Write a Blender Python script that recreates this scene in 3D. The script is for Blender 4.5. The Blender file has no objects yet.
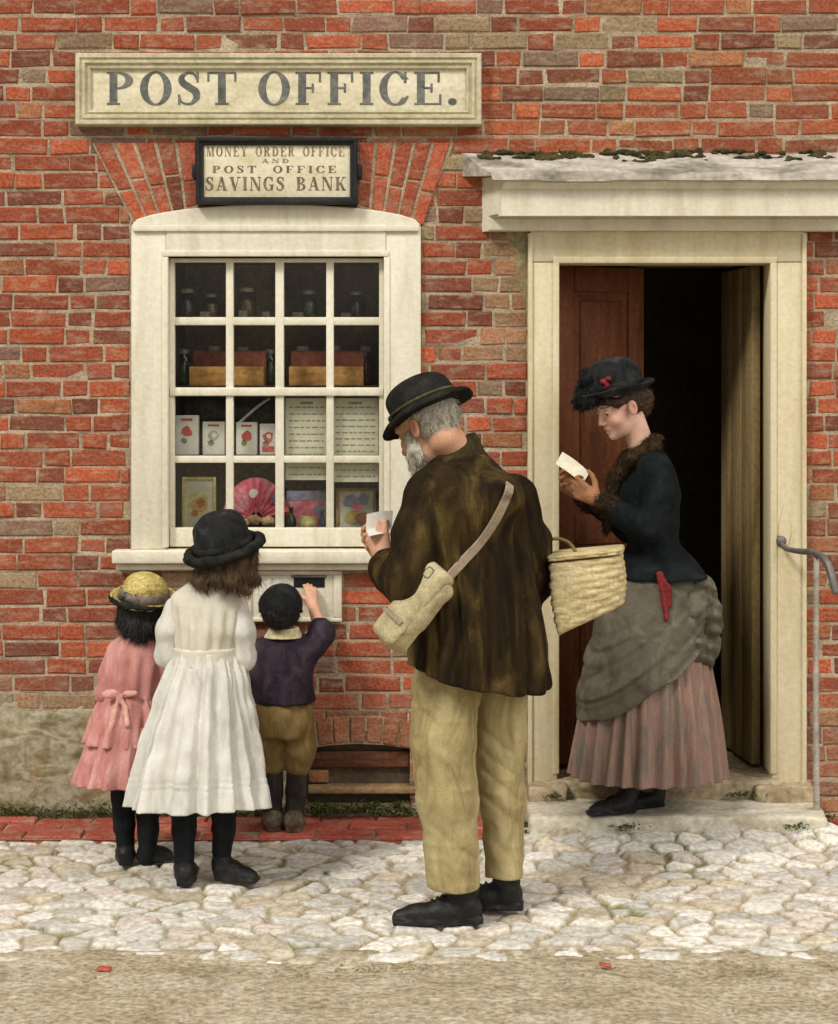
import bpy, bmesh, math, random
import numpy as np
from mathutils import Vector, Matrix

random.seed(11)
rng = np.random.default_rng(11)
R = math.radians
scene = bpy.context.scene
COL = scene.collection

# ------------------------------------------------------------------ camera
FOC, EYE, DW, CX, CY = 1690.0, 1.64, 6.5, 419.0, 391.0   # focal length in px, eye height, distance to the wall
cam_d = bpy.data.cameras.new('camera')
cam = bpy.data.objects.new('camera', cam_d)
COL.objects.link(cam)
cam.location = (0, -DW, EYE)
cam.rotation_euler = (R(90), 0, 0)
cam_d.sensor_fit = 'VERTICAL'
cam_d.sensor_height = 36
cam_d.lens = FOC / 1024 * 36
cam_d.shift_y = -(512 - CY) / 1024
cam_d.clip_end = 500
scene.camera = cam

# ------------------------------------------------------------------ sky, sun, exposure
SUN_EL, SUN_AZ = 46, -42        # degrees: height, and swing to the left of straight behind the viewer
world = bpy.data.worlds.new('World')
scene.world = world
world.use_nodes = True
nt = world.node_tree
bg = nt.nodes['Background']
sky = nt.nodes.new('ShaderNodeTexSky')
sky.sky_type = 'NISHITA'
sky.sun_disc = False
sky.sun_elevation = R(SUN_EL)
sky.sun_rotation = R(180 + SUN_AZ)
sky.air_density = 1.0
sky.dust_density = 5.0
sky.ozone_density = 0.6
hsv = nt.nodes.new('ShaderNodeHueSaturation')
hsv.inputs['Saturation'].default_value = 0.30       # an overcast, nearly white sky
nt.links.new(sky.outputs[0], hsv.inputs['Color'])
warm = nt.nodes.new('ShaderNodeMix')
warm.data_type = 'RGBA'; warm.blend_type = 'MULTIPLY'
warm.inputs[0].default_value = 1.0
warm.inputs[7].default_value = (1.0, 0.975, 0.935, 1)
nt.links.new(hsv.outputs[0], warm.inputs[6])
nt.links.new(warm.outputs[2], bg.inputs[0])
bg.inputs[1].default_value = 0.10
sun_d = bpy.data.lights.new('sun', 'SUN')
sun = bpy.data.objects.new('sun', sun_d)
COL.objects.link(sun)
sun_d.energy = 2.2
sun_d.angle = R(13)
sun_d.color = (1.0, 0.94, 0.84)
sd = Vector((math.sin(R(SUN_AZ)) * math.cos(R(SUN_EL)), -math.cos(R(SUN_AZ)) * math.cos(R(SUN_EL)), math.sin(R(SUN_EL))))
sun.rotation_euler = sd.to_track_quat('Z', 'Y').to_euler()
sun.location = sd * 20
scene.view_settings.view_transform = 'Standard'
scene.view_settings.look = 'None'
scene.view_settings.gamma = 1
scene.view_settings.use_curve_mapping = False
scene.view_settings.exposure = 0.22
scene.render.film_transparent = False

# ------------------------------------------------------------------ helpers: scene tree
def tag(o, label=None, cat=None, group=None, kind=None):
    if label: o['label'] = label
    if cat: o['category'] = cat
    if group: o['group'] = group
    if kind: o['kind'] = kind
    return o

def empty(name, loc, label=None, cat=None, group=None, rz=0):
    o = bpy.data.objects.new(name, None)
    COL.objects.link(o)
    o.location = loc
    o.rotation_euler = (0, 0, rz)
    o.empty_display_size = 0.1
    return tag(o, label, cat, group)

def link(name, me, mats, parent=None, loc=(0, 0, 0)):
    o = bpy.data.objects.new(name, me)
    COL.objects.link(o)
    if not isinstance(mats, (list, tuple)): mats = [mats]
    for m in mats: me.materials.append(m)
    o.location = loc
    if parent: o.parent = parent
    return o

def copy_tree(o, parent=None):
    c = o.copy()
    COL.objects.link(c)
    c.parent = parent
    for ch in list(o.children): copy_tree(ch, c)
    return c

def at(px, py, Y=0.0):
    """a point of the place seen at pixel (px, py), Y metres behind the wall face"""
    D = DW + Y
    return ((px - CX) * D / FOC, Y, EYE + (CY - py) * D / FOC)

def pmesh(name, verts, faces, mats, parent=None, loc=(0, 0, 0), smooth=False, midx=None):
    me = bpy.data.meshes.new(name)
    me.from_pydata([tuple(v) for v in verts], [], faces)
    if smooth: me.polygons.foreach_set('use_smooth', [True] * len(me.polygons))
    if midx is not None: me.polygons.foreach_set('material_index', midx)
    me.update()
    return link(name, me, mats, parent, loc)

def boxes(name, bl, mats, parent=None, loc=(0, 0, 0), bevel=0.004, seg=2, midx=None):
    """many boxes (x0,x1,y0,y1,z0,z1) in one bevelled mesh"""
    bm = bmesh.new()
    for i, (x0, x1, y0, y1, z0, z1) in enumerate(bl):
        vs = [bm.verts.new((x, y, z)) for x in (x0, x1) for y in (y0, y1) for z in (z0, z1)]
        for f in ((0, 1, 3, 2), (4, 6, 7, 5), (0, 4, 5, 1), (2, 3, 7, 6), (0, 2, 6, 4), (1, 5, 7, 3)):
            fc = bm.faces.new([vs[k] for k in f])
            if midx: fc.material_index = midx[i]
    bmesh.ops.recalc_face_normals(bm, faces=bm.faces)
    if bevel: bmesh.ops.bevel(bm, geom=list(bm.edges), offset=bevel, segments=seg, profile=0.5, affect='EDGES')
    me = bpy.data.meshes.new(name)
    bm.to_mesh(me); bm.free()
    if bevel: 
        me.polygons.foreach_set('use_smooth', [True] * len(me.polygons))
        me.set_sharp_from_angle(angle=R(50))
    return link(name, me, mats, parent, loc)

def prism(name, poly, y0, y1, mats, parent=None, loc=(0, 0, 0), bevel=0.003):
    """an X-Z outline with depth from y0 to y1"""
    bm = bmesh.new()
    a = [bm.verts.new((x, y0, z)) for x, z in poly]
    b = [bm.verts.new((x, y1, z)) for x, z in poly]
    n = len(poly)
    bm.faces.new(a); bm.faces.new(b[::-1])
    for i in range(n): bm.faces.new((a[i], b[i], b[(i + 1) % n], a[(i + 1) % n]))
    bmesh.ops.recalc_face_normals(bm, faces=bm.faces)
    if bevel: bmesh.ops.bevel(bm, geom=list(bm.edges), offset=bevel, segments=2, profile=0.5, affect='EDGES')
    me = bpy.data.meshes.new(name)
    bm.to_mesh(me); bm.free()
    return link(name, me, mats, parent, loc)

def tube(name, pts, rad, mats, parent=None, loc=(0, 0, 0), n=10, sub=6):
    pts = crom(np.array(pts, float), sub)
    rad = np.interp(np.linspace(0, 1, len(pts)), np.linspace(0, 1, len(np.atleast_1d(rad))), np.atleast_1d(rad))
    tan = np.gradient(pts, axis=0); tan /= np.linalg.norm(tan, axis=1)[:, None]
    ref = np.array([0.13, 0.99, 0.05])
    vs, fs = [], []
    for i, p in enumerate(pts):
        u = np.cross(tan[i], ref); u /= np.linalg.norm(u); v = np.cross(tan[i], u)
        for k in range(n):
            a = 2 * math.pi * k / n
            vs.append(p + rad[i] * (math.cos(a) * u + math.sin(a) * v))
    for i in range(len(pts) - 1):
        for k in range(n):
            fs.append((i * n + k, i * n + (k + 1) % n, (i + 1) * n + (k + 1) % n, (i + 1) * n + k))
    fs.append(tuple(range(n))[::-1]); fs.append(tuple((len(pts) - 1) * n + k for k in range(n)))
    return pmesh(name, vs, fs, mats, parent, loc, smooth=True)

def crom(p, sub):
    """Catmull-Rom resampling"""
    if len(p) < 3 or sub < 2:
        t = np.linspace(0, 1, max(2, sub + 1))[:, None]
        return p[0] * (1 - t) + p[-1] * t if len(p) == 2 else p
    q = np.vstack([2 * p[0] - p[1], p, 2 * p[-1] - p[-2]])
    out = []
    for i in range(1, len(q) - 2):
        for s in range(sub):
            t = s / sub
            a, b, c, d = q[i - 1], q[i], q[i + 1], q[i + 2]
            out.append(.5 * (2 * b + (c - a) * t + (2 * a - 5 * b + 4 * c - d) * t * t + (3 * b - a - 3 * c + d) * t ** 3))
    out.append(p[-1])
    return np.array(out)

def lathe(name, prof, mats, parent=None, loc=(0, 0, 0), n=28, midx=None):
    """profile of (radius, z)"""
    vs, fs, mi = [], [], []
    for r, z in prof:
        for k in range(n):
            a = 2 * math.pi * k / n
            vs.append((r * math.cos(a), r * math.sin(a), z))
    for i in range(len(prof) - 1):
        for k in range(n):
            fs.append((i * n + k, i * n + (k + 1) % n, (i + 1) * n + (k + 1) % n, (i + 1) * n + k))
            mi.append(midx[i] if midx else 0)
    return pmesh(name, vs, fs, mats, parent, loc, smooth=True, midx=mi)

# ------------------------------------------------------------------ helpers: materials
def mat(name, cols, sc=(6, 6, 6), rough=0.85, bump=0.25, bsc=60, detail=6, dist=0.6, spec=0.15, lo=0.3, hi=0.7, fine=0.25, sheen=0.0, bdist=0.01):
    """brushy colour noise between the given base colours, a finer mottling on top, and bump"""
    m = bpy.data.materials.new(name); m.use_nodes = True
    t = m.node_tree; N, L = t.nodes, t.links
    b = N['Principled BSDF']
    b.inputs['Roughness'].default_value = rough
    b.inputs['Specular IOR Level'].default_value = spec
    if sheen: b.inputs['Sheen Weight'].default_value = sheen
    tc = N.new('ShaderNodeTexCoord')
    mp = N.new('ShaderNodeMapping'); mp.inputs['Scale'].default_value = sc
    L.new(tc.outputs['Object'], mp.inputs[0])
    n1 = N.new('ShaderNodeTexNoise'); n1.inputs['Scale'].default_value = 1; n1.inputs['Detail'].default_value = detail
    n1.inputs['Distortion'].default_value = dist; n1.inputs['Roughness'].default_value = 0.62
    L.new(mp.outputs[0], n1.inputs['Vector'])
    cr = N.new('ShaderNodeValToRGB'); e = cr.color_ramp.elements
    while len(e) < len(cols): e.new(0.5)
    for i, c in enumerate(cols):
        e[i].position = lo + (hi - lo) * i / max(1, len(cols) - 1)
        e[i].color = (*c, 1)
    L.new(n1.outputs['Fac'], cr.inputs[0])
    n2 = N.new('ShaderNodeTexNoise'); n2.inputs['Scale'].default_value = bsc; n2.inputs['Detail'].default_value = 5
    L.new(tc.outputs['Object'], n2.inputs['Vector'])
    mr = N.new('ShaderNodeMapRange'); mr.inputs[1].default_value = 0.3; mr.inputs[2].default_value = 0.7
    mr.inputs[3].default_value = 1 - fine; mr.inputs[4].default_value = 1 + fine
    L.new(n2.outputs['Fac'], mr.inputs[0])
    mx = N.new('ShaderNodeMix'); mx.data_type = 'RGBA'; mx.blend_type = 'MULTIPLY'; mx.inputs[0].default_value = 1
    L.new(cr.outputs[0], mx.inputs[6]); L.new(mr.outputs[0], mx.inputs[7])
    L.new(mx.outputs[2], b.inputs['Base Color'])
    if bump:
        bp = N.new('ShaderNodeBump'); bp.inputs['Strength'].default_value = bump; bp.inputs['Distance'].default_value = bdist
        L.new(n2.outputs['Fac'], bp.inputs['Height']); L.new(bp.outputs[0], b.inputs['Normal'])
    return m

def attr_mat(name, rough=0.9, bump=0.5, bsc=70, sc=(5, 5, 5), stain=None, fine=0.3, spec=0.2):
    """base colour from the per-brick or per-stone colour attribute, broken up by noise, with stains"""
    m = mat(name, [(1, 1, 1), (1, 1, 1)], sc=sc, rough=rough, bump=bump, bsc=bsc, fine=fine, spec=spec)
    t = m.node_tree; N, L = t.nodes, t.links
    b = N['Principled BSDF']
    src = b.inputs['Base Color'].links[0].from_socket
    at_ = N.new('ShaderNodeAttribute'); at_.attribute_name = 'tint'
    mx = N.new('ShaderNodeMix'); mx.data_type = 'RGBA'; mx.blend_type = 'MULTIPLY'; mx.inputs[0].default_value = 1
    L.new(src, mx.inputs[6]); L.new(at_.outputs['Color'], mx.inputs[7])
    out = mx.outputs[2]
    tc = N.new('ShaderNodeTexCoord')
    for (c, s, a, z, amt) in (stain or []):
        mp = N.new('ShaderNodeMapping'); mp.inputs['Scale'].default_value = s
        L.new(tc.outputs['Object'], mp.inputs[0])
        n = N.new('ShaderNodeTexNoise'); n.inputs['Scale'].default_value = 1; n.inputs['Detail'].default_value = 7; n.inputs['Roughness'].default_value = .65
        L.new(mp.outputs[0], n.inputs['Vector'])
        r = N.new('ShaderNodeMapRange'); r.inputs[1].default_value = a; r.inputs[2].default_value = z; r.inputs[3].default_value = 0; r.inputs[4].default_value = amt
        L.new(n.outputs['Fac'], r.inputs[0])
        q = N.new('ShaderNodeMix'); q.data_type = 'RGBA'
        L.new(r.outputs[0], q.inputs[0]); L.new(out, q.inputs[6]); q.inputs[7].default_value = (*c, 1)
        out = q.outputs[2]
    L.new(out, b.inputs['Base Color'])
    return m

def plain(name, c, rough=0.7, spec=0.3, metal=0.0, var=0.15):
    c2 = tuple(min(1, x * (1 + var)) for x in c); c1 = tuple(x * (1 - var) for x in c)
    m = mat(name, [c1, c2], sc=(14, 14, 14), rough=rough, bump=0.08, bsc=90, spec=spec, fine=var * .6)
    m.node_tree.nodes['Principled BSDF'].inputs['Metallic'].default_value = metal
    return m

def glass_mat(name, tint=(1, 1, 1), refl=0.10, rough=0.03):
    m = bpy.data.materials.new(name); m.use_nodes = True
    t = m.node_tree; N, L = t.nodes, t.links
    N.remove(N['Principled BSDF'])
    tr = N.new('ShaderNodeBsdfTransparent'); tr.inputs[0].default_value = (*tint, 1)
    gl = N.new('ShaderNodeBsdfGlossy'); gl.inputs['Roughness'].default_value = rough
    lw = N.new('ShaderNodeLayerWeight'); lw.inputs[0].default_value = .5
    pw_ = N.new('ShaderNodeMath'); pw_.operation = 'POWER'; pw_.inputs[1].default_value = 5
    L.new(lw.outputs['Facing'], pw_.inputs[0])
    ml = N.new('ShaderNodeMath'); ml.operation = 'MULTIPLY_ADD'; ml.inputs[1].default_value = .8; ml.inputs[2].default_value = refl; ml.use_clamp = True
    L.new(pw_.outputs[0], ml.inputs[0])
    ms = N.new('ShaderNodeMixShader')
    L.new(ml.outputs[0], ms.inputs[0]); L.new(tr.outputs[0], ms.inputs[1]); L.new(gl.outputs[0], ms.inputs[2])
    L.new(ms.outputs[0], N['Material Output'].inputs[0])
    return m

# ------------------------------------------------------------------ helpers: noise on points
def _h(ix, iy, iz, seed):
    h = (ix.astype(np.uint32) * np.uint32(374761393)) ^ (iy.astype(np.uint32) * np.uint32(668265263)) ^ (iz.astype(np.uint32) * np.uint32(2147483647 - 1274126177 % 2147483647)) ^ np.uint32(seed * 97 + 13)
    h = (h ^ (h >> np.uint32(13))) * np.uint32(1274126177)
    h = (h ^ (h >> np.uint32(16))) * np.uint32(2246822519)
    return ((h ^ (h >> np.uint32(15))) & np.uint32(0xffff)).astype(np.float32) / 32767.5 - 1

def vnoise(P, sc=(1, 1, 1), seed=0):
    q = P * np.asarray(sc, np.float64) + 1000.37
    i = np.floor(q); f = q - i; i = i.astype(np.int64)
    f = f * f * f * (f * (f * 6 - 15) + 10)
    x, y, z = i[..., 0], i[..., 1], i[..., 2]
    fx, fy, fz = f[..., 0], f[..., 1], f[..., 2]
    def c(a, b, d): return _h(x + a, y + b, z + d, seed)
    l = lambda a, b, t: a + (b - a) * t
    return l(l(l(c(0, 0, 0), c(1, 0, 0), fx), l(c(0, 1, 0), c(1, 1, 0), fx), fy),
             l(l(c(0, 0, 1), c(1, 0, 1), fx), l(c(0, 1, 1), c(1, 1, 1), fx), fy), fz)

# ------------------------------------------------------------------ helpers: smooth solids
FAR = 0.10
class Node:
    def __init__(s, f, lo, hi): s.f, s.lo, s.hi = f, np.asarray(lo, float), np.asarray(hi, float)

def A(*v): return np.array(v, float)
def nrm(v): v = np.asarray(v, float); return v / np.linalg.norm(v)

def cap(a, b, ra, rb=None):
    a, b = np.asarray(a, float), np.asarray(b, float); rb = ra if rb is None else rb
    ba = b - a; l2 = max(ba @ ba, 1e-9)
    def f(P):
        pa = P - a
        t = np.clip(pa @ ba / l2, 0, 1)
        return np.sqrt(((pa - t[:, None] * ba) ** 2).sum(1)) - (ra + (rb - ra) * t)
    r = max(ra, rb)
    return Node(f, np.minimum(a, b) - r, np.maximum(a, b) + r)

def ell(c, r, Rm=None):
    c, r = np.asarray(c, float), np.asarray(r, float)
    def f(P):
        q = P - c
        if Rm is not None: q = q @ Rm
        k0 = np.sqrt(((q / r) ** 2).sum(1)); k1 = np.sqrt(((q / r ** 2) ** 2).sum(1)) + 1e-9
        return k0 * (k0 - 1) / k1
    e = r if Rm is None else np.full(3, r.max())
    return Node(f, c - e, c + e)

def rbox(c, half, r, Rm=None):
    c, half = np.asarray(c, float), np.asarray(half, float)
    def f(P):
        q = P - c
        if Rm is not None: q = q @ Rm
        q = np.abs(q) - (half - r)
        return np.sqrt((np.maximum(q, 0) ** 2).sum(1)) + np.minimum(q.max(1), 0) - r
    e = half if Rm is None else np.full(3, np.linalg.norm(half))
    return Node(f, c - e, c + e)

def smin(a, b, k):
    if k <= 0: return np.minimum(a, b)
    h = np.maximum(k - np.abs(a - b), 0) / k
    return np.minimum(a, b) - h * h * k * .25

def U(k, *nodes):
    nodes = [n for n in nodes if n is not None]
    lo = np.min([n.lo for n in nodes], 0); hi = np.max([n.hi for n in nodes], 0)
    def f(P):
        d = np.full(len(P), FAR)
        plo, phi = P.min(0), P.max(0)
        for n in nodes:
            l, h = n.lo - FAR, n.hi + FAR
            if (plo > h).any() or (phi < l).any(): continue
            m = ((P >= l) & (P <= h)).all(1)
            if not m.any(): continue
            if m.all(): d = smin(d, n.f(P), k)
            else: d[m] = smin(d[m], n.f(P[m]), k)
        return d
    return Node(f, lo - k * .3, hi + k * .3)

def sub(a, b, k=0.0):
    return Node(lambda P: -smin(-a.f(P), b.f(P), k), a.lo, a.hi)
def inter(a, b, k=0.0):
    return Node(lambda P: -smin(-a.f(P), -b.f(P), k), a.lo, a.hi)
def disp(a, fn, amp):
    return Node(lambda P: a.f(P) + fn(P), a.lo - amp, a.hi + amp)
def above(a, z, k=0.0):
    lo = a.lo.copy(); lo[2] = max(lo[2], z - .01)
    return Node(lambda P: -smin(-a.f(P), -(z - P[:, 2]), k), lo, a.hi)
def grow(a, r): return Node(lambda P: a.f(P) - r, a.lo - r, a.hi + r)
def half(n, o):
    """half-space on the side n points away from"""
    n, o = nrm(n), np.asarray(o, float)
    return Node(lambda P: (P - o) @ n, A(-9, -9, -9), A(9, 9, 9))
def shell_below(a, t, zc):
    def f(P):
        d = a.f(P)
        w = np.clip((zc - P[:, 2]) / .04, 0, 1)
        return np.maximum(d, -(d + t + (1 - w) * .4))
    return Node(f, a.lo, a.hi)

def chain(pts, rad, k=0.01):
    return U(k, *[cap(pts[i], pts[i + 1], rad[i], rad[i + 1]) for i in range(len(pts) - 1)])

def loft(rows, fold=None, p=2.0, amp=0.0, kcap=0.0):
    """stack of ellipses: rows of (z, cx, cy, a, b, rot in radians)"""
    r = np.array(sorted(rows), float)
    zz = r[:, 0]
    d = crom(r, 8)
    def f(P):
        z = np.clip(P[:, 2], zz[0], zz[-1])
        g = [np.interp(z, d[:, 0], d[:, i]) for i in range(1, 6)]
        c, s = np.cos(g[4]), np.sin(g[4])
        x, y = P[:, 0] - g[0], P[:, 1] - g[1]
        u, v = (x * c + y * s), (-x * s + y * c)
        mn = np.minimum(g[2], g[3])
        if p == 2.0: q = np.sqrt((u / g[2]) ** 2 + (v / g[3]) ** 2)
        else: q = ((np.abs(u / g[2])) ** p + (np.abs(v / g[3])) ** p) ** (1 / p)
        dd = (q - 1) * mn
        if fold is not None: dd = dd - fold(np.arctan2(v / g[3], u / g[2]), z, P)
        cp = np.maximum(P[:, 2] - zz[-1], zz[0] - P[:, 2])
        return -smin(-dd, -cp, kcap) if kcap else np.maximum(dd, cp)
    m = np.maximum(r[:, 3], r[:, 4]) + amp
    lo = A((r[:, 1] - m).min(), (r[:, 2] - m).min(), zz[0]); hi = A((r[:, 1] + m).max(), (r[:, 2] + m).max(), zz[-1])
    return Node(f, lo, hi)

def xf(node, Rm, t, s=1.0):
    """place a node: columns of Rm are its axes in the world"""
    t = np.asarray(t, float)
    cs = np.array([[x, y, z] for x in (node.lo[0], node.hi[0]) for y in (node.lo[1], node.hi[1]) for z in (node.lo[2], node.hi[2])])
    w = (cs * s) @ Rm.T + t
    return Node(lambda P: s * node.f(((P - t) @ Rm) / s), w.min(0), w.max(0))

def frame(f, up):
    """axes (right, forward, up) as columns"""
    f = nrm(f); r = nrm(np.cross(f, up)); u = np.cross(r, f)
    return np.stack([r, f, u], 1)

CORN = [(0, 0, 0), (1, 0, 0), (0, 1, 0), (1, 1, 0), (0, 0, 1), (1, 0, 1), (0, 1, 1), (1, 1, 1)]
EDG = [(0, 1), (2, 3), (4, 5), (6, 7), (0, 2), (1, 3), (4, 6), (5, 7), (0, 4), (1, 5), (2, 6), (3, 7)]
def surfnet(node, h, B=8):
    lo = node.lo - 2.5 * h
    nb = np.ceil((node.hi + 2.5 * h - lo) / (h * B)).astype(int)
    bi = np.stack(np.meshgrid(*[np.arange(n) for n in nb], indexing='ij'), -1).reshape(-1, 3)
    ctr = lo + (bi + .5) * h * B
    Rb = h * B * .87 * 1.9
    keep = np.zeros(len(bi), bool)
    for s in range(0, len(bi), 40000): keep[s:s + 40000] = np.abs(node.f(ctr[s:s + 40000])) < Rb
    bi = bi[keep]
    key = (bi // 6) @ np.array([10 ** 6, 10 ** 3, 1]); bi = bi[np.argsort(key, kind='stable')]
    g = np.stack(np.meshgrid(*[np.arange(B + 1)] * 3, indexing='ij'), -1).reshape(-1, 3)
    V = np.empty((len(bi), B + 1, B + 1, B + 1), np.float32)
    for s in range(0, len(bi), 150):
        b = bi[s:s + 150]
        P = lo + ((b[:, None, :] * B + g[None]) * h)
        V[s:s + 150] = node.f(P.reshape(-1, 3)).reshape(-1, B + 1, B + 1, B + 1)
    S = V < 0
    M = nb * B + 2
    cnt = sum(S[:, c[0]:B + c[0], c[1]:B + c[1], c[2]:B + c[2]].astype(np.int8) for c in CORN)
    act = np.argwhere((cnt > 0) & (cnt < 8))
    b, l = act[:, 0], act[:, 1:]
    cv = np.stack([V[b, l[:, 0] + c[0], l[:, 1] + c[1], l[:, 2] + c[2]] for c in CORN], 1)
    acc = np.zeros((len(act), 3)); n = np.zeros(len(act))
    cn = np.array(CORN, float)
    for i, j in EDG:
        m = (cv[:, i] < 0) != (cv[:, j] < 0)
        t = cv[:, i] / (cv[:, i] - cv[:, j] + 1e-12)
        p = cn[i] + np.clip(t, 0, 1)[:, None] * (cn[j] - cn[i])
        acc[m] += p[m]; n[m] += 1
    gc = bi[b] * B + l
    verts = lo + (gc + acc / n[:, None]) * h
    K = lambda a: (a[:, 0] * M[1] + a[:, 1]) * M[2] + a[:, 2]
    keys = K(gc); order = np.argsort(keys); sk = keys[order]
    quads = []
    for ax in range(3):
        d = [0, 0, 0]; d[ax] = 1
        s0 = S[:, :B, :B, :B]; s1 = S[:, d[0]:B + d[0], d[1]:B + d[1], d[2]:B + d[2]]
        e = np.argwhere(s0 != s1)
        if not len(e): continue
        gp = bi[e[:, 0]] * B + e[:, 1:]
        ins = s0[e[:, 0], e[:, 1], e[:, 2], e[:, 3]]
        u, v = (ax + 1) % 3, (ax + 2) % 3
        du = np.zeros(3, int); du[u] = 1; dv = np.zeros(3, int); dv[v] = 1
        q = []; ok = np.ones(len(gp), bool)
        for o in (-du - dv, -dv, 0 * du, -du):
            k = K(gp + o); ix = np.clip(np.searchsorted(sk, k), 0, len(sk) - 1)
            ok &= sk[ix] == k; q.append(order[ix])
        q = np.stack(q, 1)
        q[~ins] = q[~ins][:, ::-1]
        quads.append(q[ok])
    return verts, np.concatenate(quads)

def tidy(v, q):
    """drop stray crumbs, keep the main pieces"""
    lab = np.arange(len(v))
    e = np.concatenate([q[:, [0, 1]], q[:, [1, 2]], q[:, [2, 3]]])
    for _ in range(200):
        m = np.minimum(lab[e[:, 0]], lab[e[:, 1]])
        new = lab.copy(); np.minimum.at(new, e[:, 0], m); np.minimum.at(new, e[:, 1], m)
        new = new[new]; new = new[new]
        if (new == lab).all(): break
        lab = new
    c = np.bincount(lab, minlength=len(v)); ok = c[lab] > .03 * c.max()
    q = q[ok[q[:, 0]]]; ix = np.cumsum(ok) - 1
    return v[ok], ix[q]

def solid(name, node, h, mats, parent=None, base=(0, 0, 0), pick=None, relax=1, flush=None, fuzz=None):
    v, q = surfnet(node, h)
    if name not in ('lettering', 'moss'): v, q = tidy(v, q)
    for _ in range(relax):                     # one light smoothing pass
        ia = np.concatenate([q[:, i] for i in range(4)] + [q[:, (i + 1) % 4] for i in range(4)])
        ib = np.concatenate([q[:, (i + 1) % 4] for i in range(4)] + [q[:, i] for i in range(4)])
        n = np.bincount(ia, minlength=len(v))
        acc = np.stack([np.bincount(ia, v[ib, k], minlength=len(v)) for k in range(3)], 1)
        v = v * .5 + .5 * acc / np.maximum(n, 1)[:, None]
    if fuzz:                                   # fine tapered strands over the surface: (count, length, width, comb direction, lift)
        n_, L_, w_, comb, lift = fuzz
        fc = q[rng.integers(0, len(q), n_)]; p0 = v[fc].mean(1)
        nn = np.cross(v[fc[:, 1]] - v[fc[:, 0]], v[fc[:, 3]] - v[fc[:, 0]]); nn /= np.linalg.norm(nn, axis=1)[:, None] + 1e-9
        cd = comb(p0) if callable(comb) else np.repeat(A(*comb)[None], n_, 0)
        cd = cd - nn * (cd * nn).sum(1)[:, None] * .9
        cd = cd / (np.linalg.norm(cd, axis=1)[:, None] + 1e-9) + rng.normal(0, .28, (n_, 3)); cd /= np.linalg.norm(cd, axis=1)[:, None]
        l = (L_ * rng.uniform(.4, 1.2, n_))[:, None]
        sd_ = np.cross(cd, nn); sd_ /= np.linalg.norm(sd_, axis=1)[:, None] + 1e-9; w2 = w_ * .5
        p0 = p0 - nn * .001; p1 = p0 + cd * l * .5 + nn * l * lift; p2 = p0 + cd * l + nn * l * lift * (1.2 + rng.normal(0, .35, (n_, 1)))
        sv = np.stack([p0 - sd_ * w2, p0 + sd_ * w2, p1 + sd_ * w2 * .8, p1 - sd_ * w2 * .8, p2 + sd_ * w2 * .2, p2 - sd_ * w2 * .2], 1).reshape(-1, 3)
        b0 = len(v) + np.arange(n_)[:, None] * 6
        q = np.concatenate([q, b0 + np.array([0, 1, 2, 3]), b0 + np.array([3, 2, 4, 5])]); v = np.concatenate([v, sv])
    me = bpy.data.meshes.new(name)
    me.vertices.add(len(v)); me.vertices.foreach_set('co', (v - np.asarray(base, float)).astype(np.float32).ravel())
    me.loops.add(len(q) * 4); me.loops.foreach_set('vertex_index', q.astype(np.int32).ravel())
    me.polygons.add(len(q)); me.polygons.foreach_set('loop_start', np.arange(0, len(q) * 4, 4, dtype=np.int32))
    me.polygons.foreach_set('loop_total', np.full(len(q), 4, np.int32))
    me.polygons.foreach_set('use_smooth', np.ones(len(q), bool))
    if pick is not None: me.polygons.foreach_set('material_index', pick(v[q].mean(1)).astype(np.int32))
    if flush is not None:
        fl_ = me.attributes.new('flush', 'FLOAT', 'POINT'); fl_.data.foreach_set('value', flush(v).astype(np.float32))
    me.update(calc_edges=True)
    return link(name, me, mats, parent)
# ================================================================== THE SETTING
CREAM = (0.66, 0.61, 0.44)
M_paint = mat('cream_paint', [(0.58, 0.54, 0.41), (0.69, 0.66, 0.53), (0.75, 0.72, 0.60)], sc=(11, 11, 1.4), rough=.6, bump=.2, bsc=55, fine=.06)
M_paint_warm = mat('ochre_cream_paint', [(0.50, 0.42, 0.25), (0.60, 0.53, 0.35), (0.67, 0.61, 0.45)], sc=(9, 9, 1.1), rough=.6, bump=.2, bsc=55, fine=.07)
M_lead = mat('limewashed_flashing', [(0.15, 0.14, 0.11), (0.38, 0.35, 0.30), (0.54, 0.50, 0.44)], sc=(5, 12, 14), rough=.8, bump=.5, bsc=40, fine=.2)
M_mortar = mat('lime_mortar', [(0.20, 0.15, 0.10), (0.36, 0.29, 0.20), (0.48, 0.41, 0.30)], sc=(7, 7, 9), rough=.95, bump=.6, bsc=120, fine=.25)
M_brick = attr_mat('red_brick', sc=(9, 9, 26), bump=.5, bsc=85, fine=.34, stain=[
    ((0.24, 0.19, 0.12), (1.6, 1.6, 2.4), .53, .78, .50),
    ((0.43, 0.35, 0.23), (14, 14, 34), .50, .72, .60),
    ((0.20, 0.13, 0.11), (7, 7, 12), .54, .72, .55),
    ((0.07, 0.05, 0.035), (6, 6, 9), .60, .76, .6)])
M_plaster = mat('dirty_limewash', [(0.12, 0.11, 0.05), (0.23, 0.20, 0.12), (0.38, 0.34, 0.24), (0.22, 0.19, 0.10), (0.28, 0.16, 0.09)], sc=(6, 6, 11), rough=.95, bump=.6, bsc=35, fine=.25)
M_stone = mat('worn_pale_stone', [(0.36, 0.31, 0.21), (0.56, 0.52, 0.41), (0.68, 0.65, 0.55)], sc=(5, 9, 12), rough=.85, bump=.4, bsc=45, fine=.2)
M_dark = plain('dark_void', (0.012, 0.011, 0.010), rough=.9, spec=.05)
M_room = mat('gloomy_plaster', [(0.07, 0.055, 0.036), (0.14, 0.105, 0.065)], sc=(2, 2, 2), rough=.95, bump=0, spec=.05)
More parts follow.
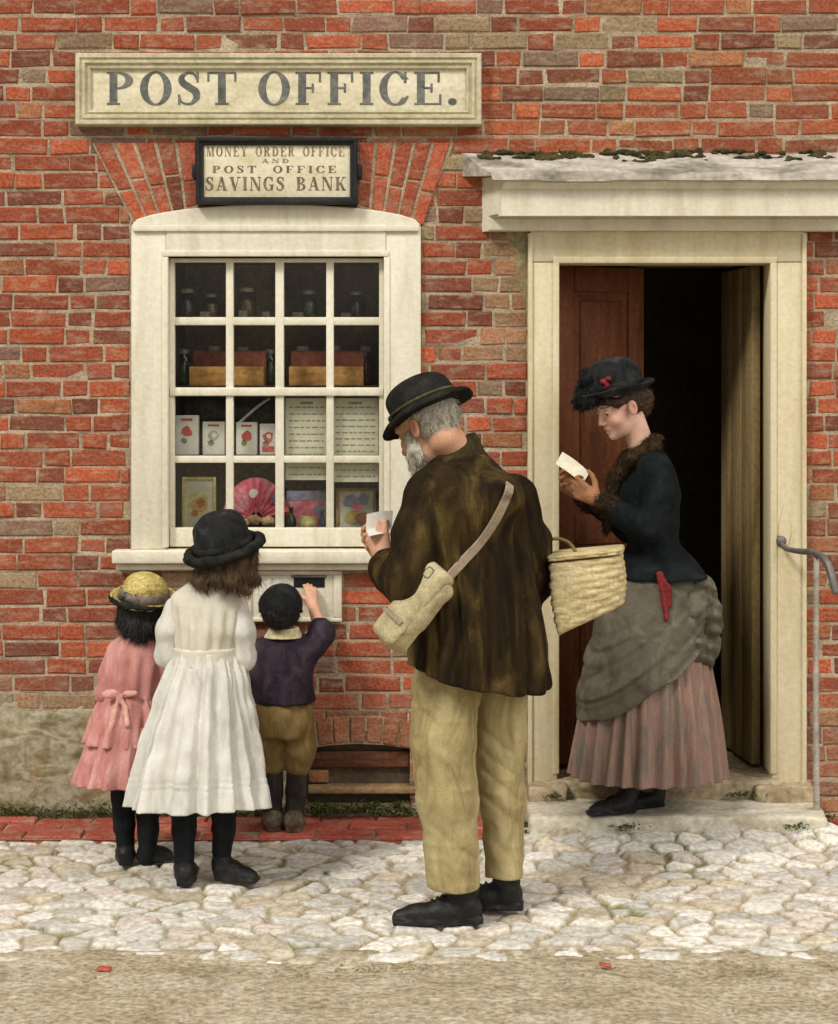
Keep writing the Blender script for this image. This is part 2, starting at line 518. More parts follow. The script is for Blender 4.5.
M_door = mat('red_brown_door_paint', [(0.065, 0.022, 0.011), (0.12, 0.040, 0.017), (0.18, 0.066, 0.027)], sc=(14, 14, 2), rough=.55, bump=.2, bsc=50, fine=.2)
M_door2 = mat('ochre_brown_door_paint', [(0.12, 0.08, 0.032), (0.21, 0.15, 0.065), (0.28, 0.21, 0.105)], sc=(14, 14, 1.5), rough=.55, bump=.2, bsc=50, fine=.2)
M_iron = plain('dull_grey_iron', (0.16, 0.15, 0.14), rough=.55, spec=.5, metal=.4, var=.3)
M_black = mat('black_paint', [(0.012, 0.012, 0.013), (0.03, 0.03, 0.032)], rough=.45, bump=.15, bsc=80)
M_glass = glass_mat('window_glass', (0.95, 0.97, 0.95), refl=.06)

# openings in the wall face (x0, x1, z0, z1)
WIN = (-1.105, 0.010, 1.035, 2.330)
DOOR = (0.424, 1.478, 0.0, 2.262)
CELL = (-0.43, -0.035, 0.055, 0.300)
OPEN = [WIN, DOOR, CELL]

shop = empty('post_office', (0, 0, 0), 'old red brick post office front with cream window and open doorway', 'building')

# ---- brick wall ----------------------------------------------------------------
def brick_tint(x, z):
    r = rng.random()
    n = float(vnoise(A(x, 0, z)[None], (1.1, 1, 1.4), 3)[0])
    grey = .09 + .12 * n + (.07 if z > 2.95 else 0)
    if r < grey * .55: c = A(.20, .115, .085)
    elif r < grey: c = A(.26, .175, .105)
    elif r < grey + .18: c = A(.19, .060, .036)
    elif r < grey + .225: c = A(.34, .13, .060)
    elif r < grey + .64: c = A(.28, .070, .036)
    else: c = A(.37, .087, .040)
    low = np.clip((.50 + .10 * n - z) / .12, 0, 1) * (1 if x < -.45 else .35)
    if z < .75: c = c * (1 - .75 * low) + A(.28, .24, .155) * .75 * low
    if .25 < x < .43 and 1.75 < z < 2.35: c = c * .45 + A(.27, .22, .12) * .55
    c = c * A(1, 1 + .22 * max(0, n), 1 + .1 * max(0, n)) * (1 - .10 * np.clip(vnoise(A(x, 0, z)[None], (.8, 1, .9), 12)[0], -1, 1))
    return c * rng.uniform(.80, 1.2)

BV, BF, BT, BM = [], [], [], []
def brick(x0, x1, z0, z1, tint, y=0.0, ang=None, piv=None):
    def j(s=.0022): return rng.normal(0, s)
    p = .0035 + abs(j(.0015)); yy = y + j(.0018)
    b = [(x0, z0), (x1, z0), (x1, z1), (x0, z1)]
    q = [(x0 + p, z0 + p), (x1 - p, z0 + p), (x1 - p, z1 - p), (x0 + p, z1 - p)]
    i0 = len(BV)
    jit = [(j(), j()) for _ in range(4)]
    vs = [(b[k][0] + jit[k][0], y + .03, b[k][1] + jit[k][1]) for k in range(4)] + [(b[k][0] + jit[k][0], yy + .0035, b[k][1] + jit[k][1]) for k in range(4)] \
        + [(q[k][0] + jit[k][0], yy + j(.0008), q[k][1] + jit[k][1]) for k in range(4)]
    if ang:
        c, s = math.cos(ang), math.sin(ang)
        vs = [(piv[0] + (x - piv[0]) * c - (z - piv[1]) * s, w, piv[1] + (x - piv[0]) * s + (z - piv[1]) * c) for x, w, z in vs]
    BV.extend(vs)
    fs = [(8, 9, 10, 11)] + [(4 + k, 4 + (k + 1) % 4, 8 + (k + 1) % 4, 8 + k) for k in range(4)] + [(k, (k + 1) % 4, 4 + (k + 1) % 4, 4 + k) for k in range(4)]
    for f in fs: BF.append(tuple(i0 + k for k in f)); BT.append(tint); BM.append(0)

XL, XR, ZB, ZT = -3.6, 3.6, -0.05, 4.6
COURSE = .0668
row, z = 0, ZB
while z < ZT:
    x = XL + (-.055 if row % 2 else -.20) + rng.normal(0, .02)
    k = row % 2
    while x < XR:
        L_ = .103 if (k % 2) else .216
        if rng.random() < .10: L_ = .16
        k += 1
        segs = [(x, x + L_)]
        for (a, b, c, d) in OPEN:
            if z + COURSE * .7 > c and z + COURSE * .3 < d:
                nx = []
                for s0, s1 in segs:
                    if s1 <= a or s0 >= b: nx.append((s0, s1)); continue
                    if s0 < a: nx.append((s0, a))
                    if s1 > b: nx.append((b, s1))
                segs = nx
        for s0, s1 in segs:
            if s1 - s0 > .03: brick(s0, s1 - .0095, z + rng.normal(0, .0013), z + COURSE - .0100 + rng.normal(0, .0018), brick_tint((s0 + s1) / 2, z))
        x += L_
    z += COURSE; row += 1
def finish_bricks(name, parent, mortar_rects, ym):
    for (x0, x1, z0, z1) in mortar_rects:
        i0 = len(BV); BV.extend([(x0, ym, z0), (x1, ym, z0), (x1, ym, z1), (x0, ym, z1)]); BF.append((i0, i0 + 1, i0 + 2, i0 + 3)); BT.append(A(1, 1, 1)); BM.append(1)
    me = bpy.data.meshes.new(name)
    me.from_pydata(BV, [], BF)
    me.polygons.foreach_set('material_index', BM)
    ca = me.color_attributes.new('tint', 'FLOAT_COLOR', 'CORNER')
    col = []
    for f, t in zip(BF, BT): col.extend([t[0], t[1], t[2], 1.0] * len(f))
    ca.data.foreach_set('color', col)
    o = link(name, me, [M_brick, M_mortar], parent)
    BV.clear(); BF.clear(); BT.clear(); BM.clear()
    return o
xs = sorted({XL, XR} | {v for o in OPEN for v in o[:2]}); zs = sorted({ZB, ZT} | {v for o in OPEN for v in o[2:]})
mr = []
for i in range(len(xs) - 1):
    for k in range(len(zs) - 1):
        cx, cz = (xs[i] + xs[i + 1]) / 2, (zs[k] + zs[k + 1]) / 2
        if not any(a < cx < b and c < cz < d for a, b, c, d in OPEN): mr.append((xs[i], xs[i + 1], zs[k], zs[k + 1]))
wall = finish_bricks('wall', shop, mr, .0042)
# body of the building behind the face, so that it has thickness and a dark shop inside
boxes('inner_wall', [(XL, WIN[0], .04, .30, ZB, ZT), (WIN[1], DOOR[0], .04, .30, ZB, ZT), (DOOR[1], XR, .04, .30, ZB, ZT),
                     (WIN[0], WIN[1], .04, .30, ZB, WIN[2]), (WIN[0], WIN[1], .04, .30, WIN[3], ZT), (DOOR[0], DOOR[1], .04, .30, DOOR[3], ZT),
                     (.25, 2.1, 1.75, 1.85, .15, 2.9), (XL, XR, 4.2, 4.4, ZB, ZT), (XL, XL + .2, .3, 4.2, ZB, ZT), (XR - .2, XR, .3, 4.2, ZB, ZT)], M_room, shop, bevel=0)  # includes a partition behind the doorway, added to catch some light indoors
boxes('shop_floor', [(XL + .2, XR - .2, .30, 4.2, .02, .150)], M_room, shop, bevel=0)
boxes('roof', [(XL - .1, XR + .1, -.12, 4.5, ZT, ZT + .12)], plain('slate', (.10, .10, .11)), shop)

# ---- flared brick arch over the window ------------------------------------------
def arch_side(px_in_bot, px_out_bot, px_in_top, px_out_top, yb_in, yb_out, yt, n):
    """fan of bricks between an inner and an outer edge, pixel outline turned into wall metres"""
    for i in range(n):
        for half_ in (0, 1):
            f0, f1 = i / n, (i + 1) / n
            def corner(f, h):
                bx = px_in_bot + (px_out_bot - px_in_bot) * f; tx = px_in_top + (px_out_top - px_in_top) * f
                by = yb_in + (yb_out - yb_in) * f
                return bx + (tx - bx) * h, by + (yt - by) * h
            brk = .52 if i % 2 else .40
            h0, h1 = (0, brk - .03) if half_ == 0 else (brk, 1)
            g = .10 * (f1 - f0)
            quad = [corner(f0 + g, h0), corner(f1 - g, h0), corner(f1 - g, h1), corner(f0 + g, h1)]
            pts = [at(*c) for c in quad]
            i0 = len(BV)
            cx = sum(p[0] for p in pts) / 4; cz = sum(p[2] for p in pts) / 4
            yy = -.008 + rng.normal(0, .0015)
            for p in pts: BV.append((p[0], .02, p[2]))
            for p in pts: BV.append((p[0], yy + .003, p[2]))
            for p in pts: BV.append((cx + (p[0] - cx) * .90, yy, cz + (p[2] - cz) * .95))
            t = brick_tint(-2.5, 1.0) if rng.random() > .7 else A(.37, .092, .046) * rng.uniform(.75, 1.2)
            for f in [(8, 9, 10, 11)] + [(4 + k, 4 + (k + 1) % 4, 8 + (k + 1) % 4, 8 + k) for k in range(4)] + [(k, (k + 1) % 4, 4 + (k + 1) % 4, 4 + k) for k in range(4)]:
                BF.append(tuple(i0 + k for k in f)); BT.append(t); BM.append(0)
arch_side(198, 134, 198, 92, 204, 222, 143, 5)
arch_l = finish_bricks('brick_arch', shop, [], -.003)
arch_side(357, 424, 357, 452, 204, 226, 143, 5)
a0, a1 = at(88, 143), at(456, 143)
arch = finish_bricks('brick_arch', shop, [], -.003)
mo = [(92, 143), (198, 143), (198, 212), (136, 229)]
mo2 = [(357, 143), (454, 143), (418, 229), (357, 212)]
for mq in (mo, mo2): prism('arch_mortar', [(at(*c)[0], at(*c)[2]) for c in mq], -.0035, .012, M_mortar, arch, bevel=0)

# ---- limewash and dirt coat low on the wall -----------------------------------------
def coat(name, x0, x1, z0, z1, top, m, parent, y=-.010, step=.012, seed=5, thr=.0):
    nx, nz = int((x1 - x0) / step) + 1, int((z1 - z0) / step) + 1
    X, Z = np.meshgrid(np.linspace(x0, x1, nx), np.linspace(z0, z1, nz), indexing='ij')
    P = np.stack([X, 0 * X, Z], -1)
    n = vnoise(P, (3, 1, 5), seed) * .5 + vnoise(P, (9, 1, 13), seed + 1) * .3 + vnoise(P, (28, 1, 34), seed + 2) * .2
    mask = top(X, Z) + n * .9
    Y = np.where(mask > thr, y * np.clip((mask - thr) * 2.2, 0.1, 1) + n * .004, .012)
    vs = np.stack([X, Y, Z], -1).reshape(-1, 3)
    fs = [(i * nz + k, (i + 1) * nz + k, (i + 1) * nz + k + 1, i * nz + k + 1) for i in range(nx - 1) for k in range(nz - 1)
          if (mask[i:i + 2, k:k + 2] > thr).any()]
    return pmesh(name, vs, fs, m, parent, smooth=True)
coat('limewash_coat', XL, -.44, -.03, .62, lambda X, Z: (.37 - Z) * 4.0 - np.clip(X + .95, 0, 1) * 1.2, M_plaster, shop)
coat('limewash_coat', -.03, .424, -.03, .42, lambda X, Z: (.17 - Z) * 4.0, M_plaster, shop, seed=15)
M_greenstain = mat('mossy_limewash', [(0.17, 0.15, 0.08), (0.27, 0.24, 0.13), (0.22, 0.12, 0.07)], sc=(8, 8, 6), rough=.95, bump=.6, bsc=45, fine=.3)
coat('mossy_coat', .22, .424, 1.55, 2.30, lambda X, Z: (X - .37) * 9 + (Z - 2.12) * 1.6, M_greenstain, shop, y=-.006, seed=25)

# ---- window ---------------------------------------------------------------------
win = empty('window', (0, 0, 0)); win.parent = shop
def wx(px): return (px - CX) / 260.0
def wz(py): return EYE + (CY - py) / 260.0
# casing: two stiles, a head with a low curved top, a bottom board
for a, b in ((132, 167), (386, 421)): boxes('casing', [(wx(a), wx(b), -.022, .05, wz(549), wz(226))], M_paint, win, bevel=.005)
head = [(wx(132), wz(226.5))] + [(wx(132 + 289 * t), wz(226 - 21 * math.sin(math.pi * t) ** .45)) for t in np.linspace(0.02, .98, 21)] + [(wx(421), wz(226.5)), (wx(386), wz(226.5)), (wx(386), wz(252)), (wx(167), wz(252)), (wx(167), wz(226.5))]
prism('casing', head, -.026, .05, M_paint, win, bevel=.004)
boxes('head_moulding', [(wx(134), wx(419), -.034, -.025, wz(232), wz(226)), (wx(164), wx(389), -.030, -.02, wz(257), wz(251)), ], M_paint, win, bevel=.002)
for a, b in ((163, 169), (384, 390)): boxes('casing_bead', [(wx(a), wx(b), -.028, .03, wz(547), wz(257))], M_paint, win, bevel=.003)
# sashes
gx = [(174, 225.5), (233, 275), (283.5, 326), (333.5, 379)]
gz = [(262, 317), (325, 387), (396, 456), (463, 528)]
sash = []
sY = (.012, .042)
vb = [(169, 174), (225.5, 233), (275, 283.5), (326, 333.5), (379, 384)]
for a, b in vb: sash.append((wx(a), wx(b), sY[0], sY[1], wz(547), wz(258)))
for s_ in sash: boxes('sash_bar', [s_], M_paint, win, bevel=.003)
hb = [(258, 262), (317, 325), (456, 463)]
sash2 = []
for a, b in hb:
    for (g0, g1) in gx: pass
    sash2.append((wx(170), wx(383), sY[0] + .002, sY[1] - .002, wz(b), wz(a)))
for s_ in sash2: boxes('sash_bar', [s_], M_paint, win, bevel=.0025)
boxes('meeting_rail', [(wx(169.5), wx(383.5), .002, .046, wz(396), wz(387.5))], M_paint, win, bevel=.004)
boxes('bottom_rail', [(wx(169.5), wx(383.5), .004, .046, wz(547), wz(528))], M_paint, win, bevel=.004)
pmesh('glass_pane', [(wx(170), .027, wz(530)), (wx(383), .027, wz(530)), (wx(383), .027, wz(260)), (wx(170), .027, wz(260))], [(0, 1, 2, 3)], M_glass, win)
boxes('sill', [(wx(115), wx(432), -.075, .05, wz(562), wz(549)), (wx(118), wx(430), -.050, .03, wz(569), wz(562.5))], M_paint, win, bevel=.006)
# reveal behind the casing and the display stand
M_shelf = mat('dark_shelf_wood', [(0.03, 0.022, 0.013), (0.075, 0.05, 0.026)], sc=(3, 20, 20), rough=.6, bump=.1)
boxes('window_reveal', [(wx(150), wx(168), .05, .5, wz(549), wz(240)), (wx(385), wx(403), .05, .5, wz(549), wz(240)), (wx(168), wx(385), .05, .5, wz(256), wz(240))], M_room, win, bevel=0)
boxes('display_shelf', [(wx(168.5), wx(384.5), .06, .46, wz(549), wz(531)), (wx(168.5), wx(384.5), .16, .46, wz(459), wz(456)), (wx(168.5), wx(384.5), .10, .46, wz(389), wz(385.5)), (wx(168.5), wx(384.5), .14, .46, wz(320), wz(317))], M_shelf, win, bevel=.002)
boxes('display_back', [(wx(165), wx(388), .47, .49, wz(549), wz(255))], mat('brown_backboard', [(.10, .065, .035), (.24, .16, .085), (.34, .25, .15)], sc=(7, 7, 5), bump=.1), win, bevel=0)

# ---- letter box under the sill ------------------------------------------------------
lb = boxes('letter_box', [(wx(247), wx(342), -.016, .02, wz(621), wz(570))], M_paint, shop, bevel=.003)
fr = [(247, 342, 570, 574), (247, 342, 617, 621), (247, 252, 574.3, 616.7), (334, 342, 574.3, 616.7)]
boxes('letter_box_frame', [(wx(a), wx(b), -.026, -.012, wz(d), wz(c)) for a, b, c, d in fr], M_paint, lb, bevel=.003)
boxes('slot', [(wx(294), wx(325), -.0185, -.012, wz(587), wz(577))], M_black, lb, bevel=.001)
boxes('slot_flap', [(wx(292), wx(327), -.026, -.0165, wz(577), wz(574.6))], M_iron, lb, bevel=.002)
boxes('notice_plate', [(wx(258), wx(287), -.0185, -.012, wz(604), wz(578))], mat('faded_paper', [(0.55, 0.52, 0.42), (0.70, 0.68, 0.60), (0.36, 0.33, 0.28)], sc=(30, 30, 60), bump=0), lb, bevel=.001)

# ---- cellar opening at the wall foot ---------------------------------------------------
def soldier(name, x0, x1, z0, rise, h, n, parent):
    for i in range(n):
        f0, f1 = i / n, (i + 1) / n
        c0 = z0 + rise * (1 - (2 * f0 - 1) ** 2); c1 = z0 + rise * (1 - (2 * f1 - 1) ** 2)
        a, b = x0 + (x1 - x0) * f0 + .004, x0 + (x1 - x0) * f1 - .004
        i0 = len(BV)
        pts = [(a, c0), (b, c1), (b + (f1 - .5) * .03, c1 + h), (a + (f0 - .5) * .03, c0 + h)]
        cx, cz = sum(p[0] for p in pts) / 4, sum(p[1] for p in pts) / 4
        yy = -.009 + rng.normal(0, .0015)
        for p in pts: BV.append((p[0], .05, p[1]))
        for p in pts: BV.append((p[0], yy + .003, p[1]))
        for p in pts: BV.append((cx + (p[0] - cx) * .88, yy, cz + (p[1] - cz) * .93))
        t = A(.30, .12, .06) * rng.uniform(.7, 1.3)
        for f in [(8, 9, 10, 11)] + [(4 + k, 4 + (k + 1) % 4, 8 + (k + 1) % 4, 8 + k) for k in range(4)] + [(k, (k + 1) % 4, 4 + (k + 1) % 4, 4 + k) for k in range(4)]:
            BF.append(tuple(i0 + k for k in f)); BT.append(t); BM.append(0)
    return finish_bricks(name, parent, [], 0)
vent = empty('cellar_opening', (0, 0, 0)); vent.parent = shop
ar = soldier('brick_arch', -.45, -.02, .262, .03, .098, 7, vent)
prism('arch_mortar', [(-.46, .262), (-.34, .279), (-.235, .284), (-.13, .279), (-.01, .262), (-.005, .35), (-.13, .387), (-.235, .392), (-.34, .387), (-.465, .35)], -.004, .02, M_mortar, ar, bevel=0)
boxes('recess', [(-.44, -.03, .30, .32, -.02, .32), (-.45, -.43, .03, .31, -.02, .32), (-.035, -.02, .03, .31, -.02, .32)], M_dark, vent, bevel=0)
boxes('board', [(-.428, -.037, .018, .04, .188, .250)], mat('red_brown_board', [(.06, .026, .015), (.13, .055, .03), (.18, .085, .045)], sc=(3, 14, 40), bump=.3), vent, bevel=.004)
boxes('loose_brick', [(-.428, -.350, .02, .08, .128, .176)], mat('orange_brick_block', [(0.25, 0.10, 0.05), (0.36, 0.2, 0.1)]), vent, bevel=.006)
boxes('sill', [(-.46, -.01, -.030, .10, .096, .122)], mat('ochre_stone', [(0.20, 0.125, 0.06), (0.36, 0.25, 0.13)], sc=(8, 8, 20), bump=.4), vent, bevel=.006)

# ---- doorway -----------------------------------------------------------------------
case = empty('door_case', (0, 0, 0)); case.parent = shop
dz0 = .165
boxes('door_frame', [(wx(530), wx(557), -.030, .10, .10, wz(263)), (wx(770), wx(803), -.030, .10, .10, wz(263)), (wx(530), wx(803), -.0305, .10, wz(262.7), wz(231))], M_paint_warm, case, bevel=.006)
boxes('frame_bead', [(wx(552), wx(558.5), -.037, .09, dz0 + .01, wz(258)), (wx(768.5), wx(775), -.037, .09, dz0 + .01, wz(258)), (wx(552), wx(775), -.0375, .09, wz(264), wz(257.6))], M_paint_warm, case, bevel=.003)
boxes('frame_edge', [(wx(527.5), wx(532), -.040, .03, .08, wz(234)), (wx(800), wx(804.5), -.040, .03, .08, wz(234))], M_paint_warm, case, bevel=.003)
boxes('lining', [(DOOR[0], wx(557), .10, .42, .02, wz(240)), (wx(771), DOOR[1], .10, .42, .02, wz(240)), (wx(557), wx(771), .10, .42, wz(260), wz(240))], M_door2, case, bevel=.003)
def leaf(name, hinge, ang, side, m, label=None, plain_=False):
    """panelled door leaf, .41 m wide, hung at its hinge"""
    d = empty(name, hinge); d.parent = shop; d.rotation_euler = (0, 0, ang)
    if label: d['label'] = label
    W, H = .405, 1.96
    sx = lambda a, b: (min(a * side, b * side), max(a * side, b * side))
    if plain_:
        boxes('door_board', [(*sx(i * W / 3 + .001, (i + 1) * W / 3 - .001), -.018 - .0015 * (i % 2), .018, 0, H) for i in range(3)], m, d, bevel=.004)
        return d
    st = [(0, .075, 0, H), (W - .075, W, 0, H), (.075, W - .075, 0, .20), (.075, W - .075, .86, .98), (.075, W - .075, H - .10, H)]
    boxes('stile', [(*sx(a, b), -.02, .02, c, e) for a, b, c, e in st], m, d, bevel=.005)
    boxes('panel', [(*sx(.07, W - .07), -.008, .008, .19, .87), (*sx(.07, W - .07), -.008, .008, .97, H - .09)], m, d, bevel=0)
    boxes('panel', [(*sx(.105, W - .105), -.016, .016, .235, .825), (*sx(.105, W - .105), -.016, .016, 1.015, H - .135)], m, d, bevel=.007)
    return d
leaf('door', (wx(557) + .006, .135, dz0 + .008), R(27), 1, M_door, 'red brown panelled door leaf set half open')
leaf('door', (wx(771) - .030, .135, dz0 + .008), R(-83), -1, M_door2, 'ochre brown boarded door leaf folded back', True)

# hood over the door: moulded cornice with splayed left and right ends under a limewashed flashing
hood = empty('door_hood', (0, 0, 0)); hood.parent = shop
def sweep(name, prof, x0, x1, splay, m, parent, wav=None):
    """profile of (projection, z) run along the wall from x0 to x1; the ends are cut back by splay x projection"""
    xs_ = np.linspace(0, 1, 41)
    vs, fs = [], []
    for t in xs_:
        for p, z in prof:
            x = (x0 + splay * p) * (1 - t) + (x1 - splay * p) * t
            dz = wav(x, p, z) if wav else 0
            vs.append((x, -p, z + dz))
    n = len(prof)
    for i in range(len(xs_) - 1):
        for k in range(n): fs.append((i * n + k, i * n + (k + 1) % n, (i + 1) * n + (k + 1) % n, (i + 1) * n + k))
    fs.append(tuple(range(n))[::-1]); fs.append(tuple((len(xs_) - 1) * n + k for k in range(n)))
    o = pmesh(name, vs, fs, m, parent)
    bm = bmesh.new(); bm.from_mesh(o.data); bmesh.ops.recalc_face_normals(bm, faces=bm.faces); bm.to_mesh(o.data); bm.free()
    return o
hx0, hx1 = .255, 1.66
pr = [(-.01, 2.252), (.045, 2.252), (.050, 2.256), (.052, 2.296), (.044, 2.300), (.044, 2.309), (.112, 2.311), (.116, 2.300), (.134, 2.300), (.136, 2.388), (.130, 2.391), (.130, 2.398), (.142, 2.402), (.145, 2.412), (.157, 2.420), (.160, 2.430), (.152, 2.434), (.152, 2.447), (-.01, 2.460)]
sweep('cornice', pr, hx0 - .012, hx1 + .012, .50, M_paint, hood)
lead = [(-.01, 2.552), (.014, 2.550), (.045, 2.528), (.100, 2.490), (.172, 2.458), (.180, 2.436), (.174, 2.434), (.170, 2.449), (-.01, 2.463)]
def wav(x, p, z):
    if p < .15: return .004 * math.sin(x * 13)
    n = float(vnoise(A(x, 0, 0)[None], (7, 1, 1), 9)[0])
    return (-.010 * max(0, n) - .006) if z < 2.44 else .003 * n
sweep('flashing', lead, .165, 1.75, .62, M_lead, hood, wav)
M_moss = mat('dark_moss', [(0.015, 0.014, 0.007), (0.05, 0.045, 0.018), (0.10, 0.085, 0.035)], sc=(30, 30, 30), rough=.95, bump=.8, bsc=90)
def blobs(name, pts, m, parent):
    nd = U(.01, *[ell(A(p[0], p[1], 2.560 + (p[1] + .01) * .95), r) for p, r in pts])
    nd = disp(nd, lambda P: .006 * vnoise(P, (70, 70, 70), 4), .006)
    return solid(name, nd, .004, m, parent)
blobs('moss', [(A(.25 + t * 1.4, -.008 - rng.random() * .05, 0), A(.012 + rng.random() ** 2 * .06, .010, .004 + rng.random() ** 2 * .010)) for t in rng.random(80)], M_moss, hood)

# doorstep and threshold
M_dirtstone = mat('trodden_stone', [(0.22, 0.17, 0.09), (0.38, 0.31, 0.20), (0.46, 0.36, 0.27)], sc=(9, 9, 12), rough=.9, bump=.6, bsc=40, fine=.3)
def slab(name, x0, x1, y0, y1, z0, z1, m, parent, seed=1, amp=.006, h=.009):
    nd = rbox(A((x0 + x1) / 2, (y0 + y1) / 2, (z0 + z1) / 2), A((x1 - x0) / 2, (y1 - y0) / 2, (z1 - z0) / 2), .012)
    nd = disp(nd, lambda P: amp * (vnoise(P, (7, 7, 9), seed) + .5 * vnoise(P, (22, 22, 25), seed + 1)), amp * 1.5)
    return solid(name, nd, h, m, parent)
slab('doorstep', .405, 1.500, -.34, .02, -.03, .088, M_stone, shop, 1)
slab('threshold', .500, 1.400, -.07, .46, .05, .156, M_dirtstone, shop, 3, amp=.005)
slab('plinth_stone', 1.27, 1.50, -.13, .03, .02, .150, M_dirtstone, shop, 6, amp=.014)
slab('plinth_stone', .41, .56, -.12, .03, .02, .150, M_dirtstone, shop, 8, amp=.014)

# ---- signs --------------------------------------------------------------------------
def frame_mb(x0, x1, z0, z1, w, y0, y1):
    return [(x0, x0 + w, y0, y1, z0, z1), (x1 - w, x1, y0, y1, z0, z1), (x0 + w, x1 - w, y0, y1, z1 - w, z1), (x0 + w, x1 - w, y0, y1, z0, z0 + w)]
def mitre(name, x0, x1, z0, z1, prof, m, parent):
    """moulding of (inset, y) run round a rectangle with mitred corners"""
    vs, fs = [], []
    for (sx, sz) in ((0, 0), (1, 0), (1, 1), (0, 1)):
        for d, y in prof:
            vs.append(((x1 - d) if sx else (x0 + d), y, (z1 - d) if sz else (z0 + d)))
    n = len(prof)
    for c in range(4):
        for k in range(n - 1):
            a, b = c * n, ((c + 1) % 4) * n
            fs.append((a + k, b + k, b + k + 1, a + k + 1))
    return pmesh(name, vs, fs, m, parent)

def ring2(cx, cy, rx, ry, tx, ty, clip=None):
    def f(x, y):
        q = np.sqrt(((x - cx) / rx) ** 2 + ((y - cy) / ry) ** 2); do = (q - 1) * min(rx, ry)
        q2 = np.sqrt(((x - cx) / (rx - tx)) ** 2 + ((y - cy) / (ry - ty)) ** 2); di = (q2 - 1) * min(rx - tx, ry - ty)
        d = np.maximum(do, -di)
        return np.maximum(d, clip(x, y)) if clip else d
    return f
def box2(x0, y0, x1, y1):
    return lambda x, y: np.maximum(np.abs(x - (x0 + x1) / 2) - (x1 - x0) / 2, np.abs(y - (y0 + y1) / 2) - (y1 - y0) / 2)
def line2(p, w):
    p = np.array(p, float); w = np.array(w, float)
    q = crom(np.column_stack([p, w]), 6)
    def f(x, y):
        d = np.full(x.shape, 9.0)
        for i in range(len(q) - 1):
            bx, by = q[i + 1, 0] - q[i, 0], q[i + 1, 1] - q[i, 1]; l2 = bx * bx + by * by + 1e-9
            t = np.clip(((x - q[i, 0]) * bx + (y - q[i, 1]) * by) / l2, 0, 1)
            d = np.minimum(d, np.sqrt((x - q[i, 0] - t * bx) ** 2 + (y - q[i, 1] - t * by) ** 2) - (q[i, 2] + (q[i + 1, 2] - q[i, 2]) * t))
        return d
    return f
def bar2(x0, y0, x1, y1, w):
    """slanted stroke between two heights, horizontal width w"""
    def f(x, y):
        t = (y - y0) / (y1 - y0); c = x0 + (x1 - x0) * t
        sl = math.hypot(x1 - x0, y1 - y0) / abs(y1 - y0)
        return np.maximum((np.abs(x - c) - w / 2) / sl, np.maximum(min(y0, y1) - y, y - max(y0, y1)))
    return f
ST, TH = .20, .065
def stem(x, top=True, bot=True, w=ST):
    r = [box2(x, 0, x + w, 1)]
    if bot: r.append(box2(x - .07, 0, x + w + .07, TH))
    if top: r.append(box2(x - .07, 1 - TH, x + w + .07, 1))
    return r
